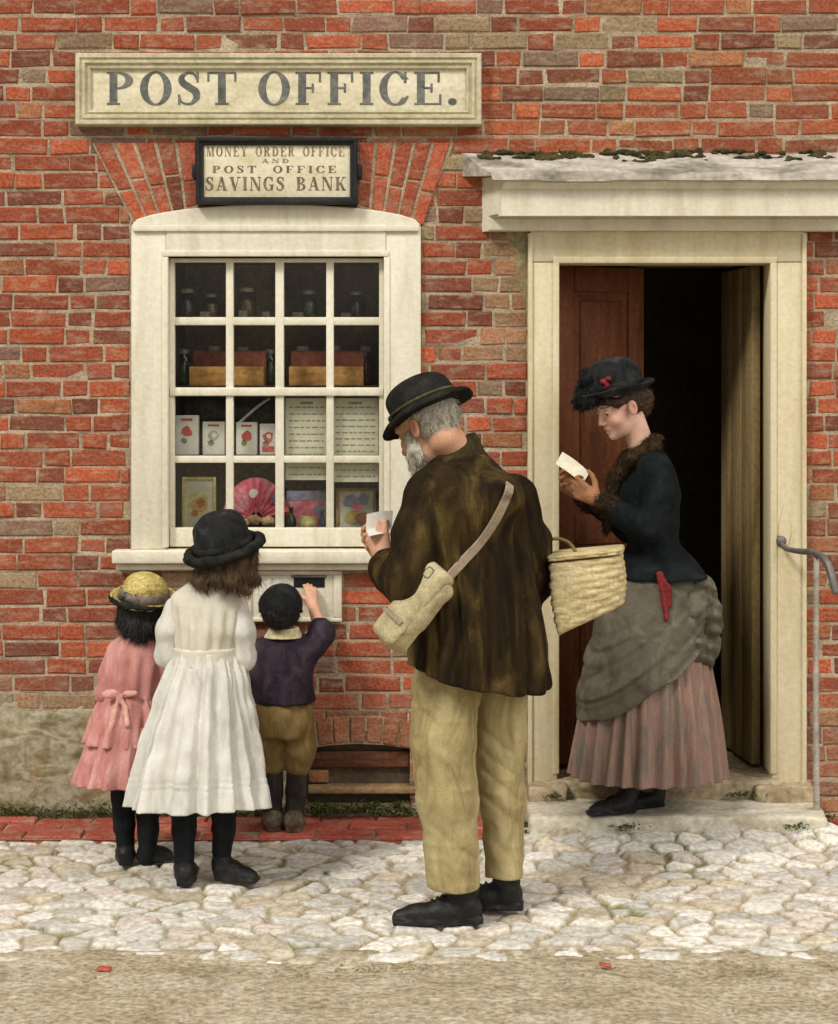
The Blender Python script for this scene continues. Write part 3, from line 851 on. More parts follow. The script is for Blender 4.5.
GL = {
 'P': (.72, lambda: stem(.08) + [ring2(.28, .735, .40, .265, .2, TH, lambda x, y: .27 - x)]),
 'R': (.80, lambda: stem(.08) + [ring2(.28, .745, .38, .255, .2, TH, lambda x, y: .27 - x), bar2(.40, .52, .66, 0, .2), box2(.56, 0, .80, TH)]),
 'B': (.74, lambda: stem(.08) + [ring2(.28, .755, .36, .245, .18, TH, lambda x, y: .27 - x), ring2(.28, .27, .42, .27, .19, TH, lambda x, y: .27 - x)]),
 'D': (.80, lambda: stem(.08) + [ring2(.26, .5, .50, .5, .2, TH, lambda x, y: .25 - x)]),
 'O': (.80, lambda: [ring2(.40, .5, .40, .52, .2, TH)]),
 'C': (.74, lambda: [ring2(.40, .5, .40, .52, .2, TH, lambda x, y: np.minimum(x - .50, .27 - np.abs(y - .5))), box2(.62, .66, .69, 1.0), line2([(.5, .01), (.62, .08), (.71, .25)], [.03, .035, .03])]),
 'G': (.80, lambda: [ring2(.40, .5, .40, .52, .2, TH, lambda x, y: np.minimum(x - .50, .27 - np.abs(y - .5))), box2(.62, .66, .69, 1.0), box2(.54, 0.02, .72, .42), box2(.44, .38, .80, .44)]),
 'S': (.64, lambda: [line2([(.52, .76), (.44, .93), (.27, .965), (.13, .84), (.15, .68), (.31, .54), (.47, .40), (.50, .22), (.38, .05), (.22, .035), (.1, .12), (.06, .27)], [.03, .035, .04, .07, .095, .105, .105, .085, .045, .035, .032, .03]), box2(.50, .68, .56, 1.0), box2(.03, 0, .09, .32)]),
 'T': (.74, lambda: stem(.27, top=False) + [box2(.0, 1 - TH, .74, 1), box2(0, .70, .06, 1), box2(.68, .70, .74, 1)]),
 'F': (.68, lambda: stem(.08) + [box2(.2, 1 - TH, .66, 1), box2(.60, .68, .66, 1), box2(.2, .48, .44, .48 + TH), box2(.42, .37, .48, .65)]),
 'E': (.72, lambda: stem(.08) + [box2(.2, 1 - TH, .66, 1), box2(.60, .68, .66, 1), box2(.2, .48, .44, .48 + TH), box2(.42, .37, .48, .65), box2(.2, 0, .70, TH), box2(.64, 0, .70, .33)]),
 'I': (.38, lambda: stem(.09)),
 'M': (.98, lambda: [box2(.10, 0, .16, 1), box2(.0, 0, .26, TH), box2(.0, 1 - TH, .2, 1), bar2(.20, 1, .47, 0, .18), bar2(.47, 0, .74, 1, .06)] + stem(.71)),
 'N': (.86, lambda: [box2(.10, 0, .16, 1), box2(0, 0, .27, TH), box2(0, 1 - TH, .24, 1), bar2(.19, 1, .70, 0, .20), box2(.70, 0, .76, 1), box2(.59, 1 - TH, .86, 1)]),
 'Y': (.78, lambda: [bar2(.16, 1, .39, .44, .18), bar2(.39, .44, .62, 1, .06), box2(.30, 0, .50, .48), box2(.21, 0, .59, TH), box2(0, 1 - TH, .32, 1), box2(.50, 1 - TH, .78, 1)]),
 'A': (.84, lambda: [bar2(.12, 0, .40, 1, .06), bar2(.40, 1, .67, 0, .20), box2(.2, .30, .56, .36), box2(0, 0, .25, TH), box2(.52, 0, .84, TH)]),
 'V': (.82, lambda: [bar2(.16, 1, .42, 0, .20), bar2(.42, 0, .68, 1, .06), box2(0, 1 - TH, .34, 1), box2(.56, 1 - TH, .82, 1)]),
 'K': (.84, lambda: stem(.08) + [bar2(.28, .42, .66, 1, .07), bar2(.38, .60, .66, 0, .20), box2(.52, 0, .82, TH), box2(.52, 1 - TH, .80, 1)]),
 '.': (.30, lambda: [ring2(.13, .10, .11, .11, .109, .109)]),
}
def lettering(name, text, x0, x1, z0, z1, y, m, parent, sp=.12, word=.42, h=.0013):
    """painted letters fitted between x0..x1 and z0..z1, a millimetre proud of the board"""
    tot = 0; lay = []
    for ch in text:
        if ch == ' ': tot += word; continue
        w, g = GL[ch]; lay.append((tot, w, g())); tot += w + sp
    tot -= sp
    sx, sz = (x1 - x0) / tot, (z1 - z0)
    nodes = []
    for off, w, prims in lay:
        def f(P, off=off, prims=prims):
            x = (P[:, 0] - x0) / sx - off; yy = (P[:, 2] - z0) / sz
            d = prims[0](x, yy)
            for q in prims[1:]: d = np.minimum(d, q(x, yy))
            return np.maximum(d * min(sx, sz), np.abs(P[:, 1] - y) - .0012)
        nodes.append(Node(f, A(x0 + (off - .02) * sx, y - .0012, z0 - .03 * sz), A(x0 + (off + w + .02) * sx, y + .0012, z1 + .03 * sz)))
    return solid(name, U(0, *nodes), h, m, parent, relax=0)

M_signpaint = mat('sign_cream', [(0.50, 0.45, 0.28), (0.66, 0.61, 0.44), (0.74, 0.70, 0.55)], sc=(5, 5, 14), rough=.55, bump=.15, bsc=60, fine=.12)
M_signframe = mat('sign_frame_cream', [(0.40, 0.37, 0.23), (0.60, 0.56, 0.40)], sc=(9, 9, 12), rough=.55, bump=.2, bsc=60, fine=.15)
M_letter = mat('slate_grey_lettering', [(0.075, 0.08, 0.075), (0.14, 0.145, 0.135), (0.21, 0.21, 0.18)], sc=(16, 16, 22), rough=.6, bump=.1)
M_letter2 = mat('brown_grey_lettering', [(0.10, 0.085, 0.06), (0.24, 0.20, 0.13)], sc=(30, 30, 30), rough=.6, bump=.1)
M_letter3 = mat('faded_gilt_lettering', [(0.16, 0.13, 0.08), (0.36, 0.30, 0.18)], sc=(30, 30, 30), rough=.6, bump=.1)
sg = empty('sign', (0, 0, 0), 'wide cream framed board lettered POST OFFICE in dark grey above the window', 'sign')
X0, X1, Z0, Z1 = wx(78), wx(481), wz(127), wz(56)
boxes('board', [(X0 + .01, X1 - .01, -.035, .012, Z0 + .01, Z1 - .01)], M_signpaint, sg, bevel=.002)
mitre('sign_frame', X0, X1, Z0, Z1, [(0, .005), (0, -.052), (.004, -.056), (.016, -.056), (.019, -.048), (.024, -.048), (.027, -.054), (.036, -.054), (.040, -.044), (.046, -.044), (.049, -.049), (.056, -.047), (.060, -.0355)], M_signframe, sg)
lettering('lettering', 'POST OFFICE.', wx(108), wx(459), wz(106.5), wz(73.5), -.0355, M_letter, sg, sp=.13, word=.42)
sg2 = empty('sign', (0, 0, 0), 'small black framed board lettered MONEY ORDER OFFICE and SAVINGS BANK', 'sign')
X0, X1, Z0, Z1 = wx(198), wx(358), wz(206), wz(140)
boxes('board', [(X0 + .01, X1 - .01, -.050, .012, Z0 + .01, Z1 - .01)], M_signpaint, sg2, bevel=.002)
mitre('sign_frame', X0, X1, Z0, Z1, [(0, .01), (0, -.064), (.004, -.070), (.012, -.070), (.018, -.062), (.026, -.060), (.029, -.0505)], M_black, sg2)
for a in (X0 - .016, X1 - .004): boxes('hanging_lug', [(a, a + .020, -.06, .0, wz(180), wz(166))], M_black, sg2, bevel=.006)
lettering('lettering', 'MONEY ORDER OFFICE', wx(208), wx(345), wz(158), wz(148.5), -.0505, M_letter3, sg2, sp=.22, word=.8, h=.001)
lettering('lettering', 'AND', wx(263), wx(290), wz(164.5), wz(160.5), -.0505, M_letter3, sg2, sp=.4, h=.0008)
lettering('lettering', 'POST OFFICE', wx(214), wx(337), wz(174.5), wz(167.5), -.0505, M_letter2, sg2, sp=.3, word=1.2, h=.001)
lettering('lettering', 'SAVINGS BANK', wx(207), wx(347), wz(192), wz(178.5), -.0505, M_letter2, sg2, sp=.16, word=.7, h=.001)

# ---- ground -----------------------------------------------------------------------------
M_dirt = mat('sandy_road', [(0.30, 0.25, 0.15), (0.42, 0.36, 0.25), (0.52, 0.47, 0.36)], sc=(5, 9, 5), rough=.95, bump=.7, bsc=55, fine=.38, detail=9, bdist=.02)
gxs = np.concatenate([np.linspace(-60, -4.2, 12), np.linspace(-4, 4, 161), np.linspace(4.2, 60, 12)])
gys = np.concatenate([np.linspace(-70, -5.2, 12), np.linspace(-5, -1.3, 75), np.linspace(-1.2, 6, 8), [60]])
GX, GY = np.meshgrid(gxs, gys, indexing='ij')
P = np.stack([GX, GY, 0 * GX], -1)
GZ = -.010 + .010 * vnoise(P, (1.6, 1.6, 1), 1) + .005 * vnoise(P, (6, 6, 1), 2) + .003 * vnoise(P, (17, 17, 1), 3)
GZ = np.where((GY > -1.5), np.minimum(GZ, -.03 - .0 * GY), GZ)
GZ = np.where((GY > -5) & (GY < -1.5) & (np.abs(GX) < 4), GZ, np.minimum(GZ, -.012)) 
vs = np.stack([GX, GY, GZ], -1).reshape(-1, 3)
ny = len(gys)
tag(pmesh('ground', vs, [(i * ny + k, (i + 1) * ny + k, (i + 1) * ny + k + 1, i * ny + k + 1) for i in range(len(gxs) - 1) for k in range(ny - 1)], M_dirt, smooth=True), 'sandy dirt road in front of the cobbles', kind='structure')

# cobbles: jittered cells as a height field with one tint per stone
M_cob = attr_mat('pale_cobble', sc=(18, 26, 20), bump=.5, bsc=55, fine=.28, rough=.85, stain=[((0.30, 0.25, 0.14), (9, 9, 9), .58, .74, .6)])
cx0, cx1, cy0, cy1 = -3.4, 3.4, -1.80, -.22
st = .0085
nx, ny = int((cx1 - cx0) / st), int((cy1 - cy0) / st)
X, Y = np.meshgrid(np.linspace(cx0, cx1, nx), np.linspace(cy0, cy1, ny), indexing='ij')
CWX, CWY = .132, .086
gi, gj = int((cx1 - cx0) / CWX) + 8, int((cy1 - cy0) / CWY) + 8
sx = (np.arange(gi)[:, None] - 3 + rng.uniform(.08, .92, (gi, gj)) + .5 * (np.arange(gj)[None] % 2)) * CWX + cx0
sy = (np.arange(gj)[None] - 3 + rng.uniform(.12, .88, (gi, gj))) * CWY + cy0
Pw = np.stack([X, Y, 0 * X], -1)
Xw = X + .022 * vnoise(Pw, (13, 13, 1), 41) + .010 * vnoise(Pw, (32, 32, 1), 42); Yw = Y + .020 * vnoise(Pw, (13, 13, 1), 43) + .009 * vnoise(Pw, (32, 32, 1), 44)
I, J = ((X - cx0) / CWX).astype(int) + 3, ((Y - cy0) / CWY).astype(int) + 3
F1 = np.full(X.shape, 9.); F2 = F1.copy(); ID = np.zeros(X.shape, int)
for a in range(-3, 3):
    for b in range(-2, 3):
        ii, jj = np.clip(I + a, 0, gi - 1), np.clip(J + b, 0, gj - 1)
        d = np.hypot((Xw - sx[ii, jj]) * .78, (Yw - sy[ii, jj]))
        m1 = d < F1
        F2 = np.where(m1, F1, np.minimum(F2, np.where(d == F1, F2, d))); ID = np.where(m1, ii * gj + jj, ID); F1 = np.where(m1, d, F1)
edge = F2 - F1
ns = gi * gj
hgt = rng.uniform(.65, 1.1, ns); tilt = rng.normal(0, .07, (ns, 2))
ss = np.clip(edge / .019, 0, 1); ss = ss ** .55 * (1 - .25 * (1 - ss))
H = .019 * ss * hgt[ID] + (tilt[ID, 0] * (X - sx.ravel()[ID]) + tilt[ID, 1] * (Y - sy.ravel()[ID])) * ss + .0025 * vnoise(Pw, (40, 40, 1), 45)
fade = np.clip((Y + 1.68 + .05 * vnoise(Pw, (3, 3, 1), 46) + .05 * vnoise(Pw, (11, 11, 1), 47)) / .10, 0, 1)
ramp = .058 * np.clip(1 - (-.30 - Y) / .42, 0, 1) ** 1.4 * np.clip((X - .30) / .16, 0, 1) * np.clip((1.66 - X) / .16, 0, 1)
Zc = -.026 + H * fade - (1 - fade) * .035 + ramp
tn = np.stack([A(.66, .64, .58) * rng.uniform(.70, 1.12) if rng.random() > .26 else (A(.54, .48, .37) if rng.random() > .4 else A(.58, .52, .46)) * rng.uniform(.8, 1.1) for _ in range(ns)])
gapc = np.where((vnoise(Pw, (4, 4, 1), 48) > .35)[..., None], A(.20, .19, .08), A(.36, .30, .20))
w = np.clip((edge - .006) / .012, 0, 1)[..., None]
T = tn[ID] * w + gapc * (1 - w)
dirt = np.clip(.9 - fade, 0, 1)[..., None]; T = T * (1 - dirt) + A(.44, .38, .27) * dirt
me = bpy.data.meshes.new('cobbled_pavement')
vs = np.stack([X, Y, Zc], -1).reshape(-1, 3)
idx = np.arange(nx * ny).reshape(nx, ny)
q = np.stack([idx[:-1, :-1], idx[1:, :-1], idx[1:, 1:], idx[:-1, 1:]], -1).reshape(-1, 4)
me.vertices.add(len(vs)); me.vertices.foreach_set('co', vs.astype(np.float32).ravel())
me.loops.add(len(q) * 4); me.loops.foreach_set('vertex_index', q.astype(np.int32).ravel())
me.polygons.add(len(q)); me.polygons.foreach_set('loop_start', np.arange(0, len(q) * 4, 4, dtype=np.int32)); me.polygons.foreach_set('loop_total', np.full(len(q), 4, np.int32))
me.polygons.foreach_set('use_smooth', np.ones(len(q), bool))
ca = me.color_attributes.new('tint', 'FLOAT_COLOR', 'POINT')
ca.data.foreach_set('color', np.concatenate([T.reshape(-1, 3), np.ones((nx * ny, 1))], 1).astype(np.float32).ravel())
me.update(calc_edges=True)
tag(link('cobbled_pavement', me, M_cob), 'pale uneven cobbles in front of the post office', kind='structure')

# strip of worn red brick paving along the wall foot, broken by the doorstep
for (bx0, bx1) in ((XL, .395), (1.51, XR)):
    x = bx0; k = 0
    for r_, (ya, yb) in enumerate(((-.305, -.205), (-.20, -.10), (-.095, .0))):
        x = bx0 - (.1 if r_ % 2 else 0)
        while x < bx1 - .03:
            xe = min(x + .215, bx1)
            t = A(.36, .085, .055) * rng.uniform(.75, 1.25)
            i0 = len(BV); p = .005; zt = .006 + rng.normal(0, .003)
            xa = max(x, bx0)
            for (u, v, z) in [(xa, ya, -.05), (xe - .008, ya, -.05), (xe - .008, yb, -.05), (xa, yb, -.05), (xa, ya, zt - .005), (xe - .008, ya, zt - .005), (xe - .008, yb, zt - .005), (xa, yb, zt - .005), (xa + p, ya + p, zt), (xe - .008 - p, ya + p, zt), (xe - .008 - p, yb - p, zt), (xa + p, yb - p, zt)]:
                BV.append((u, v, z + rng.normal(0, .001)))
            for f in [(8, 9, 10, 11)] + [(4 + k, 4 + (k + 1) % 4, 8 + (k + 1) % 4, 8 + k) for k in range(4)] + [(k, (k + 1) % 4, 4 + (k + 1) % 4, 4 + k) for k in range(4)]:
                BF.append(tuple(i0 + k for k in f)); BT.append(t); BM.append(0)
            x += .215
    i0 = len(BV); BV.extend([(bx0, -.31, -.004), (bx1, -.31, -.004), (bx1, 0.02, -.004), (bx0, 0.02, -.004)]); BF.append((i0, i0 + 1, i0 + 2, i0 + 3)); BT.append(A(1, 1, 1)); BM.append(1)
me_o = finish_bricks('brick_paving', None, [], 0)
tag(me_o, 'strip of worn red brick paving at the wall foot', kind='structure')

# ---- handrail beside the step --------------------------------------------------------------
hr = empty('handrail', at(818, 835, -.26), 'thin grey iron handrail with a curled end beside the door', 'handrail')
hb = A(*at(818, 835, -.26)); L_ = lambda px, py, Y: A(*at(px, py, Y)) - hb
tube('post', [L_(817, 835, -.24), L_(816, 700, -.24), L_(816.5, 556, -.24)], [.013, .011, .010], plain('pale_worn_iron', (.34, .31, .26), rough=.6, var=.3), hr)
tube('rail', [L_(781, 541, -.03), L_(785, 548, -.07), L_(797, 551, -.15), L_(815, 553, -.24), L_(826, 561, -.32), L_(832, 577, -.36), L_(836, 594, -.38)], [.007, .009, .011, .013, .014, .015, .013], M_iron, hr)
kb = lathe('wall_rosette', [(0, .016), (.012, .014), (.02, .006), (.022, 0), (0, 0)], M_iron, hr, loc=tuple(L_(781, 541, -.032))); kb.rotation_euler = (R(90), 0, 0)
lathe('foot_block', [(.0, .03), (.022, .028), (.03, .01), (.034, -.03), (0, -.03)], M_iron, hr, loc=(0, .02, 0))
prism('back_plate', [(L_(784.5 + a, 525 + b, -.03)[0], L_(784.5 + a, 525 + b, -.03)[2]) for a, b in ((0, -22), (5, -4), (6, 8), (3, 20), (-3, 20), (-6, 8), (-5, -4))], L_(780, 520, -.036)[1], L_(780, 520, -.026)[1], M_paint_warm, hr, bevel=.001)
# ================================================================== GOODS IN THE WINDOW
def shz(py): return wz(py)
YS = .20
def gx_(px, Y): return (px - CX) * (DW + Y) / FOC
M_jarglass = glass_mat('jar_glass', (.82, .87, .82), refl=.06, rough=.05)
M_cork = mat('pale_lid', [(.30, .24, .13), (.46, .40, .26)], sc=(30, 30, 30))
M_tin = plain('dull_tin', (.34, .32, .26), rough=.4, spec=.5, metal=.3)
jar_fill = {k: mat(k + '_sweets', [tuple(x * .5 for x in c), c, tuple(min(1, x * 1.5) for x in c)], sc=(60, 60, 60), bump=.6, bsc=150) for k, c in {'amber': (.30, .15, .04), 'green': (.10, .13, .05), 'red': (.30, .07, .05), 'cream': (.42, .36, .22), 'brown': (.12, .07, .035)}.items()}
def jar(px, zb, Y, r, h, fill, label, lidm):
    j = empty('jar', (gx_(px, Y), Y, zb), label, 'jar', 'glass jars on the window shelves')
    lathe('glass', [(0, .001), (r * .94, .001), (r, .008), (r, h * .74), (r * .72, h * .84), (r * .70, h * .9)], M_jarglass, j, n=20)
    lathe('contents', [(0, .005), (r * .90, .005), (r * .91, .012), (r * .91, h * .58), (r * .5, h * .63), (0, h * .62)], jar_fill[fill], j, n=18)
    lathe('lid', [(r * .78, h * .86), (r * .80, h * .90), (r * .80, h * .98), (r * .6, h), (0, h)], lidm, j, n=18)
Zt, Zm, Zl, Zb = wz(317), wz(385.5), wz(456), wz(531)
for px, r, h, f, lab, lm in ((187, .034, .125, 'brown', 'tall jar of brown sweets at the left end of the top window shelf', M_cork), (211, .030, .105, 'amber', 'short jar of amber sweets under the upper left panes', M_tin),
                             (247, .036, .130, 'amber', 'broad jar of amber sweets in the second column of panes', M_cork), (309, .032, .120, 'green', 'jar of dark green sweets behind the third column of panes', M_tin), (357, .036, .115, 'brown', 'jar of brown sweets at the right end of the top shelf', M_tin)):
    jar(px, Zt, .27, r, h, f, lab, lm)
# small tins and packets at the front of the top shelf
for px, w, h, c, lab in ((205, .020, .030, (.40, .36, .26), 'small cream packet in front of the upper left jars'), (243, .017, .034, (.44, .38, .24), 'little cream tin on the top shelf beside the second glazing bar'), (266, .015, .030, (.42, .38, .28), 'little pale tin below the second upper pane'),
                         (298, .022, .028, (.34, .28, .14), 'low ochre packet under the third upper pane'), (346, .020, .026, (.30, .29, .24), 'low grey packet under the right upper pane')):
    b = boxes('packet', [(-w, w, -.012, .012, 0, h)], mat('packet_card', [tuple(x * .7 for x in c), c], sc=(30, 30, 30), bump=.1), None, loc=(gx_(px, .20), .20, Zt), bevel=.003)
    tag(b, lab, 'packet', 'small packets on the top shelf')
# second row: two long wooden boxes with reddish linings, jars behind
M_boxwood = mat('orange_box_wood', [(0.22, 0.10, 0.028), (0.36, 0.18, 0.05), (0.44, 0.25, 0.08)], sc=(5, 20, 26), rough=.6, bump=.2)
M_boxred = mat('red_box_lining', [(0.11, 0.03, 0.016), (0.20, 0.06, 0.03)], sc=(12, 12, 12), rough=.7)
for x0, x1, lab in ((191, 265, 'long orange wooden box with raised red lid behind the left panes'), (290, 364, 'long orange wooden box with raised red lid behind the right panes')):
    Y = .175; a, b = gx_(x0, Y), gx_(x1, Y); w = (b - a) / 2
    bx = empty('wooden_box', ((a + b) / 2, Y, Zm), lab, 'box', 'wooden boxes on the middle shelf')
    H_ = .075
    boxes('box_body', [(-w, w, -.055, -.045, 0, H_), (-w, w, .045, .055, 0, H_), (-w, -w + .008, -.0448, .0448, 0, H_ - .002), (w - .008, w, -.0448, .0448, 0, H_ - .002), (-w + .008, w - .008, -.0448, .0448, .0, .008)], M_boxwood, bx, bevel=.002)
    l_ = boxes('lid', [(-w, w, -.006, .006, 0, .072)], M_boxred, bx, loc=(0, .050, H_ - .006), bevel=.003); l_.rotation_euler = (R(-14), 0, 0)
    boxes('goods', [(-w + .012 + i * (2 * w - .024) / 6, -w + .008 + (i + 1) * (2 * w - .024) / 6, -.040, .040, .008, .062 + .006 * (i % 2)) for i in range(6)], jar_fill['amber'], bx, bevel=.004)
for px, r, h, f, lab, lm in ((184, .030, .150, 'green', 'dark green jar at the left end of the middle shelf', M_tin), (214, .034, .160, 'red', 'jar of red sweets behind the left wooden box', M_cork), (243, .032, .158, 'brown', 'jar of brown sweets behind the left wooden box', M_cork), (270, .030, .150, 'green', 'dark green jar between the two wooden boxes', M_tin),
                             (303, .034, .160, 'green', 'dark green jar behind the right wooden box', M_cork), (336, .034, .165, 'brown', 'jar of brown sweets behind the right wooden box', M_tin), (366, .030, .160, 'red', 'jar of red sweets at the right end of the middle shelf', M_cork)):
    jar(px, Zm, .33, r, h, f, lab, lm)
# third row: white cartons with a red flower, a pale stick and grey bundle behind them
M_card = mat('white_card', [(.62, .60, .54), (.76, .74, .68)], sc=(20, 20, 20), bump=.06, fine=.06)
M_redink = mat('red_print', [(.42, .05, .05), (.58, .13, .11)], sc=(60, 60, 60), bump=0)
M_greenink = mat('green_print', [(.14, .20, .09), (.24, .28, .15)], sc=(60, 60, 60), bump=0)
M_greyink = mat('grey_print', [(.30, .29, .25), (.44, .43, .38)], sc=(60, 60, 60), bump=0)
def disc(name, cx, cz, r, y, m, parent, n=9, wob=.25, seed=0):
    rr = np.random.default_rng(seed)
    pl = [(cx + r * (1 + wob * rr.uniform(-1, 1)) * math.cos(2 * math.pi * k / n), cz + r * (1 + wob * rr.uniform(-1, 1)) * math.sin(2 * math.pi * k / n)) for k in range(n)]
    return prism(name, pl, y, y + .0012, m, parent, bevel=0)
for i, (px, w, h, lab) in enumerate(((187.5, .045, .155, 'tallest white carton with a red flower at the left of the window'), (214, .043, .130, 'white carton with a pale flower, second from the left'), (247, .041, .128, 'white carton with a bright red flower beside the pale stick'), (268.5, .033, .122, 'narrow white carton with red print low on its front'))):
    Y = .13
    c = empty('carton', (gx_(px, Y), Y, Zl), lab, 'carton', 'white flowered cartons in the window')
    boxes('carton_body', [(-w, w, -.018, .018, 0, h)], M_card, c, bevel=.003)
    disc('flower_print', 0, h * .58, .021, -.0195, M_redink if i != 1 else M_greyink, c, seed=i)
    disc('flower_print', .003, h * .60, .010, -.0207, M_card if i % 2 else M_redink, c, seed=i + 9)
    disc('leaf_print', -.010, h * .36, .012, -.0195, M_greenink, c, seed=i + 20)
    boxes('label_print', [(-w * .5, w * .5, -.0195, -.0185, h * .86, h * .92)] if i != 3 else [(-w * .7, w * .7, -.0195, -.0185, h * .10, h * .28)], M_redink, c, bevel=0)
st = tube('stick', [at(238, 424, .21), at(256, 408, .22), at(270, 398, .23)], [.006, .006, .005], M_card); tag(st, 'pale stick leaning above the white cartons', 'stick')
bd = disp(U(.02, ell(at(262, 415, .27), (.07, .03, .055)), ell(at(205, 410, .30), (.085, .03, .05)), cap(at(205, 410, .30), at(262, 415, .27), .03)), lambda P: .006 * vnoise(P, (30, 30, 30), 3), .008)
tag(solid('bundle', bd, .006, mat('dark_goods', [(.03, .028, .022), (.075, .065, .05), (.12, .10, .07)], sc=(14, 14, 14))), 'dark cloth bundle lying behind the white cartons', 'bundle')
# notices pasted inside the right panes
M_notice = mat('yellowed_notice', [(.42, .39, .28), (.56, .53, .42)], sc=(12, 12, 18), bump=.05, fine=.08)
M_ink = mat('faded_ink', [(.15, .14, .11), (.26, .24, .19)], sc=(40, 40, 40), bump=0)
def notice(x0, x1, y0, y1, lines, lab, head, seed):
    Y = .055; rr = np.random.default_rng(seed)
    X0, X1, Z1, Z0 = gx_(x0, Y), gx_(x1, Y), at(0, y0, Y)[2], at(0, y1, Y)[2]
    n = empty('notice', (X0, Y, Z0), lab, 'notice')
    boxes('sheet', [(0, X1 - X0, 0, .0015, 0, Z1 - Z0)], M_notice, n, bevel=0)
    W = X1 - X0; bl = []
    if head: bl.append((W * .35, W * .65, -.0010, .0002, (Z1 - Z0) * .925, (Z1 - Z0) * .955))
    for k in range(lines):
        z = (Z1 - Z0) * (.88 - .82 * k / max(1, lines - 1) if lines > 1 else .5); x = W * .08
        while x < W * .90:
            l = W * rr.uniform(.05, .16); bl.append((x, min(x + l, W * .93), -.0010, .0002, z, z + .0045)); x += l + W * .035
    boxes('print', bl, M_ink, n, bevel=0)
notice(285.5, 328, 398, 480, 11, 'pale printed notice in the third column of panes', True, 1)
notice(332, 378.5, 398, 482, 12, 'yellowed printed notice in the last column of panes', True, 2)
# bottom row
def picture(x0, x1, y0, y1, Y, lab, fm, blobs_):
    X0, X1, Z1, Z0 = gx_(x0, Y), gx_(x1, Y), at(0, y0, Y)[2], at(0, y1, Y)[2]
    p = empty('picture', ((X0 + X1) / 2, Y, Z0), lab, 'picture')
    w, h = (X1 - X0) / 2, Z1 - Z0
    boxes('picture_board', [(-w + .004, w - .004, .0, .008, .004, h - .004)], M_notice, p, bevel=.001)
    boxes('picture_frame', [(-w, -w + .012, -.006, .010, 0, h), (w - .012, w, -.006, .010, 0, h), (-w + .012, w - .012, -.006, .010, 0, .012), (-w + .012, w - .012, -.006, .010, h - .012, h)], fm, p, bevel=.002)
    for k, (a, b, r, m) in enumerate(blobs_): disc('painted_shape', a * w, b * h, r, -.0014 - .0009 * k, m, p, n=11, seed=k + int(x0))
M_gold = mat('yellow_frame', [(.34, .27, .08), (.52, .44, .18)], sc=(20, 20, 20))
M_ochre = mat('ochre_print', [(.34, .22, .07), (.48, .35, .13)], sc=(40, 40, 40), bump=0)
M_rust = mat('rust_print', [(.26, .08, .03), (.38, .16, .06)], sc=(40, 40, 40), bump=0)
M_pinkp = mat('bright_pink_print', [(.50, .07, .12), (.66, .16, .21), (.66, .38, .40)], sc=(14, 14, 14), bump=.1)
M_bluep = mat('grey_blue_print', [(.16, .17, .26), (.27, .28, .38)], sc=(30, 30, 30), bump=0)
M_yelp = mat('yellow_print', [(.42, .36, .12), (.56, .50, .24)], sc=(30, 30, 30), bump=0)
picture(182, 216, 477, 530, .15, 'yellow framed picture leaning in the lower left pane', M_gold, [(0, .5, .045, M_yelp), (0, .48, .030, M_ochre), (.1, .5, .018, M_rust), (-.25, .33, .014, M_rust)])
picture(336, 376, 488, 530, .15, 'brown framed flower picture in the lower right pane', mat('brown_frame', [(.20, .11, .04), (.32, .19, .08)], sc=(20, 20, 20)), [(-.3, .7, .026, M_bluep), (.35, .72, .026, M_bluep), (.05, .55, .020, M_pinkp), (-.2, .3, .026, M_ochre), (.3, .3, .024, M_rust)])
# open pink fan
fan = empty('fan', at(256, 532, .17), 'open bright pink paper fan in the second lower pane', 'fan')
vs, fs = [], []
nf = 22
for i in range(nf + 1):
    a = math.pi * (.06 + .88 * i / nf); y = .004 * (1 if i % 2 else -1)
    for r in (.030, .165): vs.append((r * .80 * math.cos(a), y, r * math.sin(a) + .050))
for i in range(nf): fs.append((2 * i, 2 * i + 1, 2 * i + 3, 2 * i + 2))
o = pmesh('fan_leaf', vs, fs, M_pinkp, fan); sm = o.modifiers.new('thick', 'SOLIDIFY'); sm.thickness = .0012
boxes('fan_guard', [(-.004, .004, -.004, .006, .0, .10)], M_boxwood, fan, bevel=.002)
disc('painted_shape', .085, .13, .020, -.010, M_bluep, fan, seed=4); disc('painted_shape', -.01, .155, .018, -.010, M_card, fan, seed=5)
fd = disp(U(.01, *[ell(at(p, q, .14), (.028, .02, .022)) for p, q in ((242, 523), (254, 520), (268, 521))]), lambda P: .004 * vnoise(P, (60, 60, 60), 2), .005)
tag(solid('posy', fd, .004, mat('dried_posy', [(.14, .12, .04), (.40, .28, .14), (.46, .36, .22)], sc=(50, 50, 50), bump=.5)), 'small dried posy in front of the pink fan', 'posy')
# a pink and blue print with a yellow pot and dark bottle before it
pr_ = empty('print', at(307, 530, .19), 'loose pink and grey blue print behind a little yellow pot', 'print')
boxes('sheet', [(-.082, .082, 0, .002, 0, .155)], M_pinkp, pr_, bevel=0)
boxes('painted_band', [(-.082, .082, -.0016, -.0004, .118, .155)], M_bluep, pr_, bevel=0)
disc('painted_shape', .055, .075, .026, -.0016, M_bluep, pr_, seed=7)
pt = empty('pot', at(307, 530, .13), 'little yellow pot in the third lower pane', 'pot')
lathe('pot_body', [(0, 0), (.022, 0), (.036, .012), (.040, .034), (.032, .050), (.034, .054), (.030, .054), (.026, .046), (0, .044)], M_yelp, pt)
bt = empty('bottle', at(291, 530, .14), 'squat dark green bottle beside the yellow pot', 'bottle')
lathe('bottle_body', [(0, 0), (.018, 0), (.020, .006), (.020, .045), (.008, .062), (.008, .082), (.010, .084), (.010, .090), (0, .090)], plain('bottle_green', (.02, .03, .012), rough=.15, spec=.5), bt)
bt2 = empty('bottle', at(322, 530, .14), 'slim dark blue bottle right of the yellow pot', 'bottle')
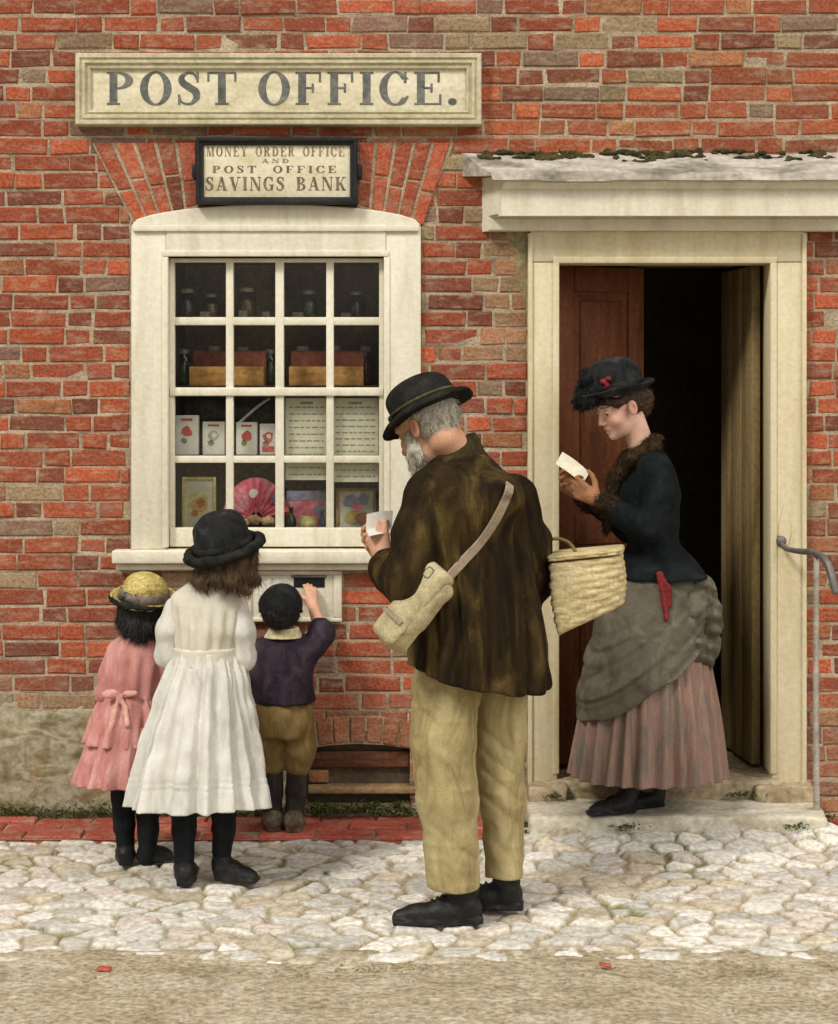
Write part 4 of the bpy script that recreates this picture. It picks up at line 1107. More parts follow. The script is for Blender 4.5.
lathe('bottle_body', [(0, 0), (.013, 0), (.014, .006), (.014, .040), (.006, .056), (.006, .070), (.008, .072), (.008, .078), (0, .078)], plain('bottle_blue', (.014, .016, .035), rough=.15, spec=.5), bt2)

# ================================================================== SMALL THINGS ON THE GROUND
# weeds and moss along the wall foot and round the step
M_weed = mat('weed_green', [(.045, .070, .016), (.085, .12, .028), (.15, .17, .05)], sc=(9, 9, 9), rough=.8, bump=0)
def weeds(name, n, pos, size, lab, m=M_weed):
    vs, fs = [], []
    for i in range(n):
        x, y, z = pos(); a = rng.uniform(0, 6.28); l = size * rng.uniform(.5, 1.4); w = l * rng.uniform(.22, .5); tl = rng.uniform(.2, 1.1)
        d = A(math.cos(a) * math.cos(tl), math.sin(a) * math.cos(tl) * .7 - .15, math.sin(tl)); s = nrm(np.cross(d, A(0, 0, 1))); up = nrm(np.cross(s, d))
        p0 = A(x, y, z); i0 = len(vs)
        vs += [p0, p0 + d * l * .5 + s * w * .5 + up * .1 * l, p0 + d * l - A(0, 0, .15 * l), p0 + d * l * .5 - s * w * .5 + up * .1 * l]
        fs.append((i0, i0 + 1, i0 + 2, i0 + 3))
    return tag(pmesh(name, vs, fs, m, None), lab, kind='stuff')
weeds('weeds', 420, lambda: (rng.uniform(-.43, -.01), rng.uniform(-.06, .0), rng.uniform(0.0, .045) + .01), .030, 'low weeds growing under the cellar opening')
weeds('moss_fringe', 3600, lambda: (rng.uniform(-1.75, -.45) if rng.random() < .8 else rng.uniform(-3.4, -1.7), rng.uniform(-.035, -.005), abs(rng.normal(0, .022)) + .004), .016, 'green moss fringe along the foot of the wall')
weeds('grass_tufts', 500, lambda: (lambda k: (k[0] + rng.normal(0, .03), k[1] + rng.normal(0, .02), k[2] + rng.uniform(0, .012)))(((.40, -.28, .0), (.40, -.15, .0), (1.52, -.30, .0), (1.54, -.12, .02), (1.36, -.36, .045), (.52, -.10, .10), (1.22, -.10, .10), (.75, -.36, .045), (1.46, -.05, .09))[rng.integers(0, 9)]), .024, 'small grass tufts round the doorstep')
M_verge = mat('dry_verge_grass', [(.13, .12, .035), (.24, .21, .08), (.32, .28, .14)], sc=(9, 9, 9), rough=.9, bump=0)
weeds('verge_grass', 700, lambda: (rng.choice([-1.45, -.75, -.1, .35, .9, 1.3]) + rng.normal(0, .13), -1.66 + rng.normal(0, .03), -.016), .012, 'thin dry grass along the edge of the cobbles', M_verge)
M_chip = mat('red_chip', [(.34, .07, .045), (.46, .12, .08)], sc=(30, 30, 30))
for px, py, r, lab in ((104, 970, .020, 'larger red brick chip on the road edge at the left'), (605, 966, .018, 'smaller red brick chip on the road edge at the right')):
    s_ = (py - CY) / EYE; Y = FOC / s_ - DW
    nd = disp(rbox((0, 0, 0), (r, r * .8, r * .22), .006), lambda P: .003 * vnoise(P, (50, 50, 50), int(px)), .004)
    o = solid('brick_chip', nd, .002, M_chip); o.location = (gx_(px, Y), Y, .004); tag(o, lab, 'brick chip', 'red brick chips by the cobbles')

# grit scattered over the road
vs, fs = [], []
for i in range(900):
    x, y = rng.uniform(-2.2, 2.2), rng.uniform(-2.9, -1.62); r = .003 + .009 * rng.random() ** 3
    i0 = len(vs)
    a0 = rng.uniform(0, 6.28)
    zb_ = -.014 + .010 * float(vnoise(A(x, y, 0)[None], (1.6, 1.6, 1), 1)[0])
    for k in range(6): vs.append((x + r * rng.uniform(.7, 1.2) * math.cos(a0 + k), y + r * rng.uniform(.7, 1.2) * math.sin(a0 + k), zb_ - .004))
    for k in range(6): vs.append((x + r * .7 * math.cos(a0 + k), y + r * .7 * math.sin(a0 + k), zb_ + .006 + r * .4))
    for k in range(6): fs.append((i0 + k, i0 + (k + 1) % 6, i0 + 6 + (k + 1) % 6, i0 + 6 + k))
    fs.append(tuple(i0 + 6 + k for k in range(6)))
tag(pmesh('grit', vs, fs, mat('road_grit', [(.20, .16, .10), (.40, .35, .26), (.55, .52, .45)], sc=(9, 9, 9), bump=.2), smooth=False), 'small grit scattered over the sandy road', kind='stuff')
# ================================================================== PEOPLE
def skin(name, c):
    d = A(*c)
    m = mat(name, [tuple(d * A(.90, .84, .80)), tuple(d), tuple(np.minimum(1, d * A(1.08, 1.12, 1.12)))], sc=(22, 22, 22), rough=.55, bump=.12, bsc=160, spec=.35, fine=.08)
    t = m.node_tree; N, L = t.nodes, t.links; b = N['Principled BSDF']
    src = b.inputs['Base Color'].links[0].from_socket
    a_ = N.new('ShaderNodeAttribute'); a_.attribute_name = 'flush'
    mx = N.new('ShaderNodeMix'); mx.data_type = 'RGBA'; mx.inputs[7].default_value = (c[0] * .86, c[1] * .40, c[2] * .42, 1)
    L.new(a_.outputs['Fac'], mx.inputs[0]); L.new(src, mx.inputs[6]); L.new(mx.outputs[2], b.inputs['Base Color'])
    m.node_tree.nodes['Principled BSDF'].inputs['Subsurface Weight'].default_value = .08
    m.node_tree.nodes['Principled BSDF'].inputs['Subsurface Radius'].default_value = (.01, .004, .002)
    return m
M_skin_old = skin('ruddy_old_skin', (.58, .32, .21))
M_skin_wom = skin('fair_skin', (.74, .47, .36))
M_skin_kid = skin('child_skin', (.60, .34, .23))
M_eye = plain('eye_white', (.62, .58, .52), rough=.25, var=.03)
M_iris = plain('dark_iris', (.03, .02, .014), rough=.2, var=.03)
M_brow = plain('brow_hair', (.06, .038, .022), rough=.8)
M_browgrey = plain('grey_brow_hair', (.36, .33, .26), rough=.8)

def head_node(old=False, fem=False, child=False):
    """a head in its own axes: x right, y forward, z up, origin between the ears; about .225 m tall"""
    j = .9 if (fem or child) else 1.0
    n = [ell((0, -.012, .038), (.075, .094, .083)),
         ell((0, .030, -.030), (.060 * j, .060, .080)),
         ell((0, .036, -.070), (.046 * j, .046, .036)),
         cap((0, .072, -.096), (0, .066, -.090), .016 * j),
         cap((-.034, .080, .028), (.034, .080, .028), .013 if not fem else .010),
         ell((.036, .062 if not fem else .058, -.028), (.026, .026, .024) if not fem else (.030, .029, .032)), ell((-.036, .062 if not fem else .058, -.028), (.026, .026, .024) if not fem else (.030, .029, .032))]
    h = U(.022, *n)
    for s in (-1, 1): h = sub(h, ell((s * .031, .098, .004), (.019, .016, .012) if not fem else (.016, .0145, .010)), .014 if not fem else .018)
    nl = 1.0 if not (child or fem) else .78
    nose = U(.008, cap((0, .088, .014), (0, .088 + .026 * nl, -.030), .007, .0115 if old else .009),
             ell((.010, .096, -.035), (.008, .011, .007)), ell((-.010, .096, -.035), (.008, .011, .007)))
    h = U(.010, h, nose)
    h = U(.006, h, chain([(-.021, .080, -.062), (-.008, .091, -.058), (.008, .091, -.058), (.021, .080, -.062)], [.003, .0055, .0055, .003], .003),
          chain([(-.018, .080, -.069), (0, .089, -.072), (.018, .080, -.069)], [.003, .0065, .003], .003))
    for s in (-1, 1):
        h = U(.002, h, ell((s * .031, .0775, .003), (.0125, .0115, .0115)))
        h = U(.004, h, chain([(s * .045, .074, .006), (s * .031, .0885, .010), (s * .017, .082, .004)], [.0025, .004, .0025], .003))   # lids lowered towards what is read
        e = ell((s * .077, -.006, -.008), (.009, .019, .031), frame((s * -.25, 1, .15), (0, 0, 1)))
        e = sub(e, ell((s * .087, -.002, -.004), (.007, .010, .018)), .006)
        h = U(.006, h, e)
    return h

def head_pick(Rm, t, s):
    def f(P):
        q = ((P - np.asarray(t, float)) @ Rm) / s
        x, y, z = np.abs(q[:, 0]), q[:, 1], q[:, 2]
        m = np.zeros(len(P), int)
        inh = (np.abs(q) < .16).all(1)
        eye = inh & (y > .074) & (np.abs(x - .031) < .0105) & (z < .0015) & (z > -.0065)
        lash = eye & (z > -.0030); iris = eye & (np.hypot(x - .031, z + .002) < .0052)
        brow = inh & (y > .066) & (x > .013) & (x < .048) & (np.abs(z - .0245 - .004 * np.cos((x - .03) * 70)) < .0022)
        m[eye] = 1; m[iris | lash] = 2; m[brow] = 3
        return m
    return f

def head_flush(Rm, t, s, hands=()):
    def f(P):
        q = ((P - np.asarray(t, float)) @ Rm) / s
        x, y, z = np.abs(q[:, 0]), q[:, 1], q[:, 2]
        g = lambda d, r: np.exp(-(d / r) ** 2)
        fr = y > .02
        v = .62 * g(np.hypot(x - .042, z + .028), .020) * fr + .35 * g(np.sqrt(x ** 2 + (y - .115) ** 2 + (z + .034) ** 2), .014)
        v += .95 * np.clip(1.35 - np.sqrt(((z + .0655) / .0085) ** 2 + (x / .021) ** 2), 0, 1) * (y > .074)
        v += .40 * g(np.sqrt((x - .080) ** 2 + (y + .006) ** 2 + (z + .008) ** 2), .028)
        for h in hands: v += .35 * g(np.linalg.norm(P - (np.asarray(h[0]) + np.asarray(h[1]) * .16), axis=1), .06)
        return np.clip(v, 0, 1)
    return f

def hand_node(w, f, n, side, s=1.0, curl=(25, 35, 25), thumb=.35, spread=.06, k=.005):
    """hand from wrist point w; f towards the fingers, n out of the palm, side +1/-1 puts the thumb along +/- (f x n)"""
    f = nrm(f); n = np.asarray(n, float); n = nrm(n - f * (n @ f)); x = np.cross(f, n) * side
    P = lambda a, b, c: np.asarray(w, float) + s * (a * x + b * f + c * n)
    g = []
    mc = [(.030, .090), (.010, .095), (-.010, .091), (-.029, .082)]
    ln = [(.042, .026, .020), (.047, .030, .022), (.043, .028, .021), (.033, .021, .018)]
    pal = [cap(P(0, 0, 0), P(0, .03, 0), .026 * s, .026 * s)]
    for (a, b) in mc: pal.append(cap(P(a * .55, .018, 0), P(a, b, -.002), .015 * s, .0125 * s))
    g.append(U(.016 * s, *pal))
    for i, ((a, b), L_) in enumerate(zip(mc, ln)):
        p = np.array([a, b, -.002]); an = 0; r = (.0098, .0090, .0082, .0070)[0:4]
        sp = (a / .03) * spread
        pts, rad = [P(*p)], [.0105 * s]
        for q in range(3):
            an += R(curl[q] * (1 + .08 * (i - 1)))
            d = np.array([math.sin(sp) * math.cos(an), math.cos(sp) * math.cos(an), math.sin(an)])
            p = p + d * L_[q]; pts.append(P(*p)); rad.append((.0094, .0085, .0070)[q] * s * (.9 if i == 3 else 1))
        g.append(chain(pts, rad, .002))
    p = np.array([.024, .022, .004]); pts = [P(*p)]
    for L_, d in ((.044, (.75, .62, .28)), (.033, (.45, .85, .30 + thumb)), (.027, (.15, .9, .35 + thumb))):
        d = nrm(d); p = p + d * L_; pts.append(P(*p))
    g.append(chain(pts, [.0150 * s, .0118 * s, .0100 * s, .0078 * s], .003))
    return U(k * s, *g)

def cloth(name, cols, sc=(10, 10, 3.5), bsc=260, bump=.22, rough=.92, fine=.18, sheen=.0, **k):
    return mat(name, cols, sc=sc, rough=rough, bump=bump, bsc=bsc, fine=fine, spec=.08, sheen=sheen, dist=1.1, bdist=.004, **k)

def shoe(name, heel, toe, z0, m, parent, base, w=.042, h=.075, ankle=None, ar=.042, res=.004):
    """leather boot from heel to toe point on the ground at height z0"""
    heel, toe = A(heel[0], heel[1], z0), A(toe[0], toe[1], z0)
    d = nrm(toe - heel); L_ = np.linalg.norm(toe - heel); s = np.cross(d, A(0, 0, 1))
    up = A(0, 0, 1)
    n = [cap(heel + d * L_ * .13 + up * h * .55, heel + d * L_ * .45 + up * h * .46, w * .74, w * .80),
         cap(heel + d * L_ * .40 + up * h * .44, heel + d * L_ * .74 + up * h * .30, w * .84, w * .72),
         cap(heel + d * L_ * .72 + up * h * .28 - s * .003, toe - d * w * .58 + up * h * .24, w * .76, w * .56)]
    if ankle is not None: n.append(cap(heel + d * L_ * .20 + up * h * .7, ankle, ar * 1.02, ar))
    up_ = U(.022, *n)
    up_ = inter(up_, half(-up, heel + up * .012), .006)
    fr = frame(d, up)
    sole = U(.01, rbox(heel + d * L_ * .64 + up * .009, (w * .88, L_ * .36, .009), .008, fr), rbox(heel + d * L_ * .16 + up * .013, (w * .74, L_ * .155, .013), .007, fr))
    lace = [cap(heel + d * L_ * t + up * h * q - s * .018, heel + d * L_ * t + up * h * q + s * .018, .004) for t, q in ((.44, 1.02), (.50, .95), (.56, .88))]
    nd = U(.004, up_, sole, *lace)
    nd = disp(nd, lambda P: .0018 * vnoise(P, (30, 30, 60), 8), .002)
    nd.lo[2] = z0 - .003
    return solid(name, nd, res, m, parent, base)

def clad(limbs, clothes, t=.005):
    """the covered part of a body kept just inside its clothes"""
    g = grow(U(.0, *clothes), -t)
    return inter(limbs, g)

def ribbon(name, pts, nrmls, w, t, m, parent=None, base=(0, 0, 0), sub_=5):
    """flat strap through pts, lying along the given surface normals"""
    p = crom(np.array(pts, float), sub_); nn = crom(np.array(nrmls, float), sub_)
    tg = np.gradient(p, axis=0); tg /= np.linalg.norm(tg, axis=1)[:, None]
    nn = nn - tg * (nn * tg).sum(1)[:, None]; nn /= np.linalg.norm(nn, axis=1)[:, None]
    s = np.cross(tg, nn)
    vs, fs = [], []
    for i in range(len(p)):
        for a, b in ((-.5, 0), (-.42, 1), (.42, 1), (.5, 0), (.42, -.3), (-.42, -.3)):
            vs.append(p[i] + s[i] * w * a + nn[i] * t * b - np.asarray(base, float))
    for i in range(len(p) - 1):
        for k in range(6): fs.append((i * 6 + k, i * 6 + (k + 1) % 6, (i + 1) * 6 + (k + 1) % 6, (i + 1) * 6 + k))
    fs.append(tuple(range(6))[::-1]); fs.append(tuple((len(p) - 1) * 6 + k for k in range(6)))
    return pmesh(name, vs, fs, m, parent, smooth=False)

def march(node, o, d, t0=0.0, t1=9.0):
    """first point of a solid met from o along d, and its normal"""
    o, d = np.asarray(o, float), nrm(d); t = t0
    for _ in range(400):
        v = node.f((o + d * t)[None])[0]
        if v < .0008: break
        t += max(v * .6, .0006)
        if t > t1: return None, None
    p = o + d * t; e = .004
    g = A(*[node.f((p + A(*[e if i == k else 0 for k in range(3)]))[None])[0] - node.f((p - A(*[e if i == k else 0 for k in range(3)]))[None])[0] for i in range(3)])
    return p, nrm(g)
EYEP = A(0, -DW, EYE)
def facing(px, py): return nrm(A(*at(px, py, 0)) - EYEP)

def sheet(name, c, u, v, w, h, m, parent=None, base=(0, 0, 0), bend=.006, t=.0012, fold=0.0, n=9):
    """a sheet of paper, slightly bowed, with a crease across the middle"""
    u, v = nrm(u), nrm(v); nn = np.cross(u, v); c = np.asarray(c, float) - np.asarray(base, float)
    vs, fs = [], []
    for side in (0, 1):
        for i in range(n):
            for k in range(n):
                a, b = i / (n - 1) - .5, k / (n - 1) - .5
                vs.append(c + u * a * w + v * b * h + nn * (bend * math.cos(a * 3) * 1 + fold * abs(b) + t * side))
    q = n * n
    for i in range(n - 1):
        for k in range(n - 1):
            f = (i * n + k, (i + 1) * n + k, (i + 1) * n + k + 1, i * n + k + 1)
            fs.append(f[::-1]); fs.append(tuple(q + x for x in f))
    rim = [k for k in range(n)] + [i * n + n - 1 for i in range(1, n)] + [(n - 1) * n + k for k in range(n - 2, -1, -1)] + [i * n for i in range(n - 2, 0, -1)]
    for a, b in zip(rim, rim[1:] + rim[:1]): fs.append((a, b, q + b, q + a))
    return pmesh(name, vs, fs, m, parent, smooth=False)

def hat_node(c, Rm, rc, hc, rb, tb=.006, curl=.02, top=.85, oval=1.12, dent=0.0, droop=0.0):
    """round hat: crown radius rc, height hc, brim radius rb with its edge curled; axes as columns of Rm"""
    def f(P):
        x, y, z = P[:, 0], P[:, 1] / oval, P[:, 2]
        r = np.sqrt(x * x + y * y)
        zz = np.clip(z, 0, hc)
        cr = np.sqrt((r / rc) ** 2 + (np.maximum(z, 0) / hc) ** 4 * (top ** 1.0)) - 1
        d1 = np.maximum(cr * min(rc, hc) * .8, -z - .004)
        u = np.clip((r - rc) / max(rb - rc, 1e-4), 0, 1.2)
        th = np.arctan2(x, y)
        bz = curl * u ** 2 * (1 - .35 * np.cos(2 * th)) - droop * u * (np.cos(th) > 0) * np.cos(th)
        d2 = np.maximum(np.abs(z - bz) - tb, r - rb)
        return smin(d1, d2 * .85, .012)
    nd = Node(f, A(-rb, -rb * oval, -.03 - droop), A(rb, rb * oval, hc + .03))
    return xf(nd, Rm, c)
# ---- the old man ------------------------------------------------------------------------
M_coat = mat('worn_brown_velveteen', [(0.012, 0.008, 0.004), (0.028, 0.017, 0.006), (0.068, 0.045, 0.014), (0.15, 0.108, 0.033)], sc=(11, 11, 3.4), rough=.8, bump=.3, bsc=140, fine=.2, spec=.1, sheen=0, detail=3, dist=.6, bdist=.006, lo=.36, hi=.74)
M_collar = mat('dark_olive_collar', [(0.020, 0.014, 0.006), (0.065, 0.046, 0.016)], sc=(18, 18, 18), rough=.8, bump=.3, bsc=150, sheen=0)
M_trous = cloth('khaki_cord', [(0.22, 0.17, 0.075), (0.36, 0.295, 0.145), (0.46, 0.39, 0.22)], sc=(13, 13, 4.5), fine=.16)
M_boot = mat('black_leather', [(0.006, 0.006, 0.007), (0.013, 0.013, 0.013), (0.03, 0.028, 0.027)], sc=(18, 18, 26), rough=.5, bump=.25, bsc=90, spec=.25)
M_hatblk = mat('dark_felt', [(0.008, 0.009, 0.009), (0.018, 0.019, 0.017), (0.034, 0.033, 0.026)], sc=(16, 16, 16), rough=.85, bump=.25, bsc=180, spec=.06)
M_hatband = mat('tarnished_hatband', [(0.045, 0.036, 0.014), (0.12, 0.098, 0.04)], sc=(20, 20, 20), rough=.7, bump=.2)
M_hairgrey = mat('grey_hair', [(0.26, 0.235, 0.185), (0.48, 0.455, 0.375), (0.66, 0.64, 0.55)], sc=(60, 60, 22), rough=.8, bump=.6, bsc=130, fine=.3)
M_canvas = cloth('pale_canvas', [(0.26, 0.21, 0.11), (0.42, 0.36, 0.21), (0.56, 0.50, 0.33)], sc=(10, 10, 10), bsc=190, fine=.22)
M_strap = cloth('grey_tan_webbing', [(0.22, 0.17, 0.12), (0.36, 0.29, 0.21)], sc=(24, 24, 24))
M_paper = mat('white_paper', [(0.68, 0.66, 0.58), (0.82, 0.80, 0.74)], sc=(20, 20, 20), rough=.8, bump=.1, fine=.06)

YM = -1.19
def pm(px, py, d=0.0): return A(*at(px, py, YM + d))
mb = A(*pm(474, 905)); mb[2] = 0.0
man = empty('person', mb, 'old man in a brown coat and dark hat reading a letter on the cobbles', 'person')
az = R(50); F = A(-math.sin(az), math.cos(az), 0); Rr = A(math.cos(az), math.sin(az), 0); UPV = A(0, 0, 1)
# head bent over the letter
hf = nrm(A(-.72, .56, -.50)); hR = frame(hf, UPV); hc = pm(428, 426, -.02)
HS = 1.05
head = xf(head_node(old=True), hR, hc, HS)
nb_ = pm(468, 462, .02)
lw = pm(385, 562, .04); rw = pm(372, 552, .13)          # wrists
shL, elL = pm(432, 496, -.14), pm(409, 578, -.20)
shR, elR = pm(513, 498, .15), pm(535, 578, .14)
rw = pm(398, 556, .22)
hn = A(.25, -.2, .95)
hL = hand_node(lw, A(-.30, .12, .95), nrm(A(.25, .92, .0)), -1, .98, curl=(40, 55, 35), thumb=.3)
hRr = hand_node(rw, A(-.72, -.05, .30), nrm(A(.1, -.6, .6)), 1, .98, curl=(30, 45, 30), thumb=.2)
footL, footR = pm(470, 905, -.09), pm(511, 904, .02)
# hair round the back of the head, whiskers and beard
def strands(P, sc, a, seed):
    return a * (vnoise(P, sc, seed) + .5 * vnoise(P, tuple(2.1 * x for x in sc), seed + 1))
hair = xf(sub(ell((0, -.028, .018), (.082, .088, .088)), half((0, -1, .35), (0, .022, .0)), .01), hR, hc)
hair = sub(hair, xf(U(.01, ell((.085, -.002, -.012), (.02, .026, .036)), ell((-.085, -.002, -.012), (.02, .026, .036))), hR, hc), .008)
hair = disp(hair, lambda P: strands(P, (70, 70, 45), .0045, 5), .007)
solid('hair', hair, .0035, M_hairgrey, man, mb, fuzz=(5000, .028, .0016, tuple(hR @ A(0, -.25, -1)), .10))
beard = xf(U(.02, cap((-.062, .032, -.02), (-.052, .05, -.075), .018, .024), cap((.062, .032, -.02), (.052, .05, -.075), .018, .024),
             chain([(-.05, .05, -.075), (-.02, .078, -.105), (.02, .078, -.105), (.05, .05, -.075)], [.026, .03, .03, .026], .02), ell((0, .076, -.105), (.034, .03, .034)),
             chain([(-.03, .082, -.060), (0, .098, -.050), (.03, .082, -.060)], [.008, .010, .008], .006)), hR, hc)
beard = disp(beard, lambda P: strands(P, (60, 60, 34), .0055, 9), .008)
solid('beard', beard, .0035, M_hairgrey, man, mb, fuzz=(4500, .017, .0016, tuple(hR @ A(0, .15, -1)), .16))

# hat
hatf = nrm(A(-.76, .42, -.46)); hatR = frame(hatf, UPV); hatc = hc + hR @ A(0, -.014, .046)
hat_n = hat_node(hatc, hatR, .102, .112, .146, tb=.006, curl=-.004, oval=1.12, droop=.020)
hat_n = disp(hat_n, lambda P: .004 * vnoise(P, (14, 14, 14), 6), .005)
hat = solid('hat', hat_n, .004, M_hatblk, man, mb)
def hat_band(name, hatc, hatR, rc, oval, z0, w, m, parent, base):
    vs, fs = [], []; n = 48
    for i in range(n):
        a = 2 * math.pi * i / n
        for r, z in ((rc + .001, z0), (rc + .0065, z0 + .002), (rc + .0055, z0 + w - .002), (rc - .002, z0 + w)):
            vs.append(hatR @ A(r * math.sin(a), r * oval * math.cos(a), z) + hatc - base)
    for i in range(n):
        for k in range(3): fs.append((i * 4 + k, ((i + 1) % n) * 4 + k, ((i + 1) % n) * 4 + k + 1, i * 4 + k + 1))
    return pmesh(name, vs, fs, m, parent, smooth=True)
b_ = hat_band('hat_band', hatc, hatR, .1025, 1.12, .018, .011, M_hatband, hat, mb)

# coat: a hunched back, full skirt and two bent sleeves
zc = lambda py, d=0: pm(474, py, d)[2]
X = lambda px, d=0: pm(px, 500, d)[0]
rot = math.atan2(Rr[1], Rr[0])
def coat_fold(th, z, P):
    lowr = np.clip((zc(500) - z) / .55, 0, 1)
    w = A(math.cos(rot), math.sin(rot), 0); s_ = P @ w
    q = np.stack([np.cos(th) * 2.1, np.sin(th) * 2.1, z * .9], -1)
    f1 = vnoise(q, (1.7, 1.7, 1.1), 21); f2 = vnoise(q, (3.9, 3.9, 1.6), 22)
    return (.008 + .026 * lowr) * f1 + (.006 + .016 * lowr) * f2 + .004 * vnoise(P, (11, 11, 16), 23)
torso = loft([(zc(452), X(459), YM - .005, .085, .075, rot), (zc(468), X(462), YM - .01, .135, .105, rot), (zc(490), X(466), YM - .012, .192, .138, rot), (zc(520), X(468), YM - .01, .218, .160, rot),
              (zc(560), X(471), YM, .226, .172, rot), (zc(600), X(474), YM, .230, .182, rot), (zc(640), X(476), YM, .232, .192, rot), (zc(690), X(475), YM, .236, .202, rot)], fold=coat_fold, amp=.045, kcap=.02)
sl_n = lambda P: .005 * vnoise(P, (16, 16, 13), 31) + .0045 * vnoise(P, (34, 34, 26), 32)
slL = disp(chain([shL + A(.012, .01, -.005), pm(420, 535, -.18), elL + A(.0, 0, -.012), pm(392, 572, -.08), lw + A(.014, -.012, -.008)], [.082, .080, .076, .066, .050], .03), sl_n, .01)
slR = disp(chain([shR + A(-.01, 0, -.012), pm(528, 540, .16), elR, rw + A(.03, .0, -.005)], [.076, .070, .064, .046], .03), sl_n, .01)
hump = U(.06, ell(pm(478, 498, -.10), (.15, .11, .10)), cap(shL, shR, .072))
coat_s = coat_n = U(.05, torso, hump, slL, slR)
hemz = lambda P: zc(686) + .085 * np.clip((X(500) - P[:, 0]) / .30, -.2, 1.2) + .012 * vnoise(P, (6, 6, 1), 33)
coat_n = Node(lambda P, f=coat_n.f: np.maximum(f(P), hemz(P) - P[:, 2]), coat_n.lo, coat_n.hi)
coat_n = shell_below(coat_n, .022, zc(640))
seam = lambda P: .0035 * np.exp(-((P @ Rr - (pm(485, 560) @ Rr)) / .006) ** 2) * (P @ F < mb @ F)
coat_n = disp(coat_n, seam, .004)
coat = solid('coat', coat_n, .0048, M_coat, man, mb)
col = loft([(zc(436), X(451), YM + .0, .078, .072, rot), (zc(444), X(453), YM, .085, .080, rot), (zc(456), X(456), YM - .005, .096, .088, rot), (zc(474), X(462), YM - .01, .108, .096, rot)], fold=lambda th, z, P: .003 * vnoise(P, (18, 18, 22), 3), amp=.01)
colc = Node(lambda P, f=col.f: f(P - A(0, 0, 1) * ((P[:, :1] - X(462)) * .30)), col.lo - A(0, 0, .10), col.hi + A(0, 0, .08))
colc = Node(lambda P, f=colc.f: np.maximum(f(P), -(f(P) + .014)), colc.lo, colc.hi)
solid('collar', colc, .004, M_collar, coat, mb)

# trousers
def tr_fold(seed):
    return lambda P: .007 * vnoise(P, (11, 11, 3.5), seed) + .009 * (.35 - np.abs(vnoise(P + A(0, 0, 1) * (P[:, :1] * .8), (3.5, 3.5, 15), seed + 1))) * np.clip(1.2 - np.abs(P[:, 2:].ravel() - .25) * 1.2, .2, 1) + .0045 * np.abs(vnoise(P + A(1, 0, 0) * P[:, 2:] * .5, (16, 16, 24), seed + 2))
tl = chain([pm(449, 655, -.05), pm(443, 740, -.075), pm(447, 800, -.085), pm(453, 884, -.09)], [.112, .097, .090, .080], .03)
tr = chain([pm(496, 655, .06), pm(501, 740, .05), pm(502, 800, .04), pm(503, 880, .025)], [.112, .082, .072, .064], .03)
tl = disp(above(tl, pm(453, 886, -.09)[2], .004), tr_fold(51), .02)
tr = disp(above(tr, pm(503, 880, .02)[2], .004), tr_fold(61), .02)
tz = pm(453, 886, -.09)[2]
hpk = head_pick(hR, hc, HS)
def mpick(P):
    m = hpk(P); m[P[:, 2] < .35] = 4
    return m
solid('body', U(.012, head, cap(hc + hR @ A(0, -.035, -.06), nb_, .056, .062), hL, hRr,
      clad(U(.015, chain([nb_, pm(474, 520, 0), pm(476, 640, 0)], [.07, .12, .13], .04),
             cap(shL, shR, .06), chain([shL, elL, lw], [.05, .038, .027], .01), chain([shR, elR, rw], [.05, .038, .027], .01),
             chain([pm(455, 660, -.06), pm(448, 780, -.08), footL + A(0, 0, .05)], [.085, .058, .03], .02),
             chain([pm(498, 660, .06), pm(502, 780, .03), footR + A(0, 0, .05)], [.085, .058, .03], .02)),
           [coat_s, tl, tr, cap(footL + A(0, 0, .04), footL + A(0, 0, .14), .04), cap(footR + A(0, 0, .04), footR + A(0, 0, .14), .04)]),
      cap(lw, lw + (elL - lw) * .3, .026, .03), cap(rw, rw + (elR - rw) * .3, .026, .03)),
      .0033, [M_skin_old, M_eye, M_iris, M_browgrey, M_boot], man, mb, pick=mpick, flush=head_flush(hR, hc, HS))
solid('trousers', above(disp(U(.018, tl, tr), lambda P: 0 * P[:, 0], 0), tz - .004), .0048, M_trous, man, mb)
shoe('boot', pm(483, 0, -.085), pm(392, 0, -.10), 0.0, M_boot, man, mb, w=.044, h=.078, ankle=A(*(pm(457, 500, -.09)[:2]), .125), ar=.042)
shoe('boot', pm(524, 0, .03), pm(437, 0, .045), 0.004, M_boot, man, mb, w=.043, h=.076, ankle=A(*(pm(504, 500, .025)[:2]), .125), ar=.040)

# the letter he reads
sheet('letter', pm(379, 528, .074), A(.88, .42, .10), A(-.10, .62, .75), .092, .086, M_paper, fold=.05)
tag(bpy.data.objects['letter'], 'open white letter held up by the old man in the brown coat', 'letter')

# satchel on its strap across his back
stp = [(509, 486), (504, 502), (494, 522), (480, 542), (464, 560), (449, 576)]
sp, sn = [], []
for o_, d_ in ((shR + A(-.10, .16, 1.2), A(0, 0, -1)), (shR + A(-.055, .055, 1.2), A(0, 0, -1)), (shR + A(-.035, -.02, 1.2), A(0, 0, -1))):
    p, n_ = march(coat_n, o_, d_)
    if p is not None: sp.append(p + n_ * .004); sn.append(n_)
for (x, y) in stp:
    p, n_ = march(coat_n, EYEP, facing(x, y), 4.0)
    if p is not None: sp.append(p + n_ * .004); sn.append(n_)
sb = pm(416, 612, -.245)
bag = empty('satchel', sb, 'pale canvas satchel hanging at the hip of the old man', 'satchel')
front = [shR + A(-.05, .05, .09), shR + A(-.02, -.02, .088)]
def bagR():
    u = nrm(A(-.60, -.10, -.72))        # long axis, towards the lower left
    n_ = nrm(A(-.55, -.75, .35)); n_ = nrm(n_ - u * (n_ @ u))
    return np.stack([u, n_, np.cross(u, n_)], 1)
bR = bagR()
bg_n = rbox((0, 0, 0), (.130, .038, .048), .028)
bg_n = U(.03, bg_n, ell((.02, .015, 0), (.10, .044, .047)))
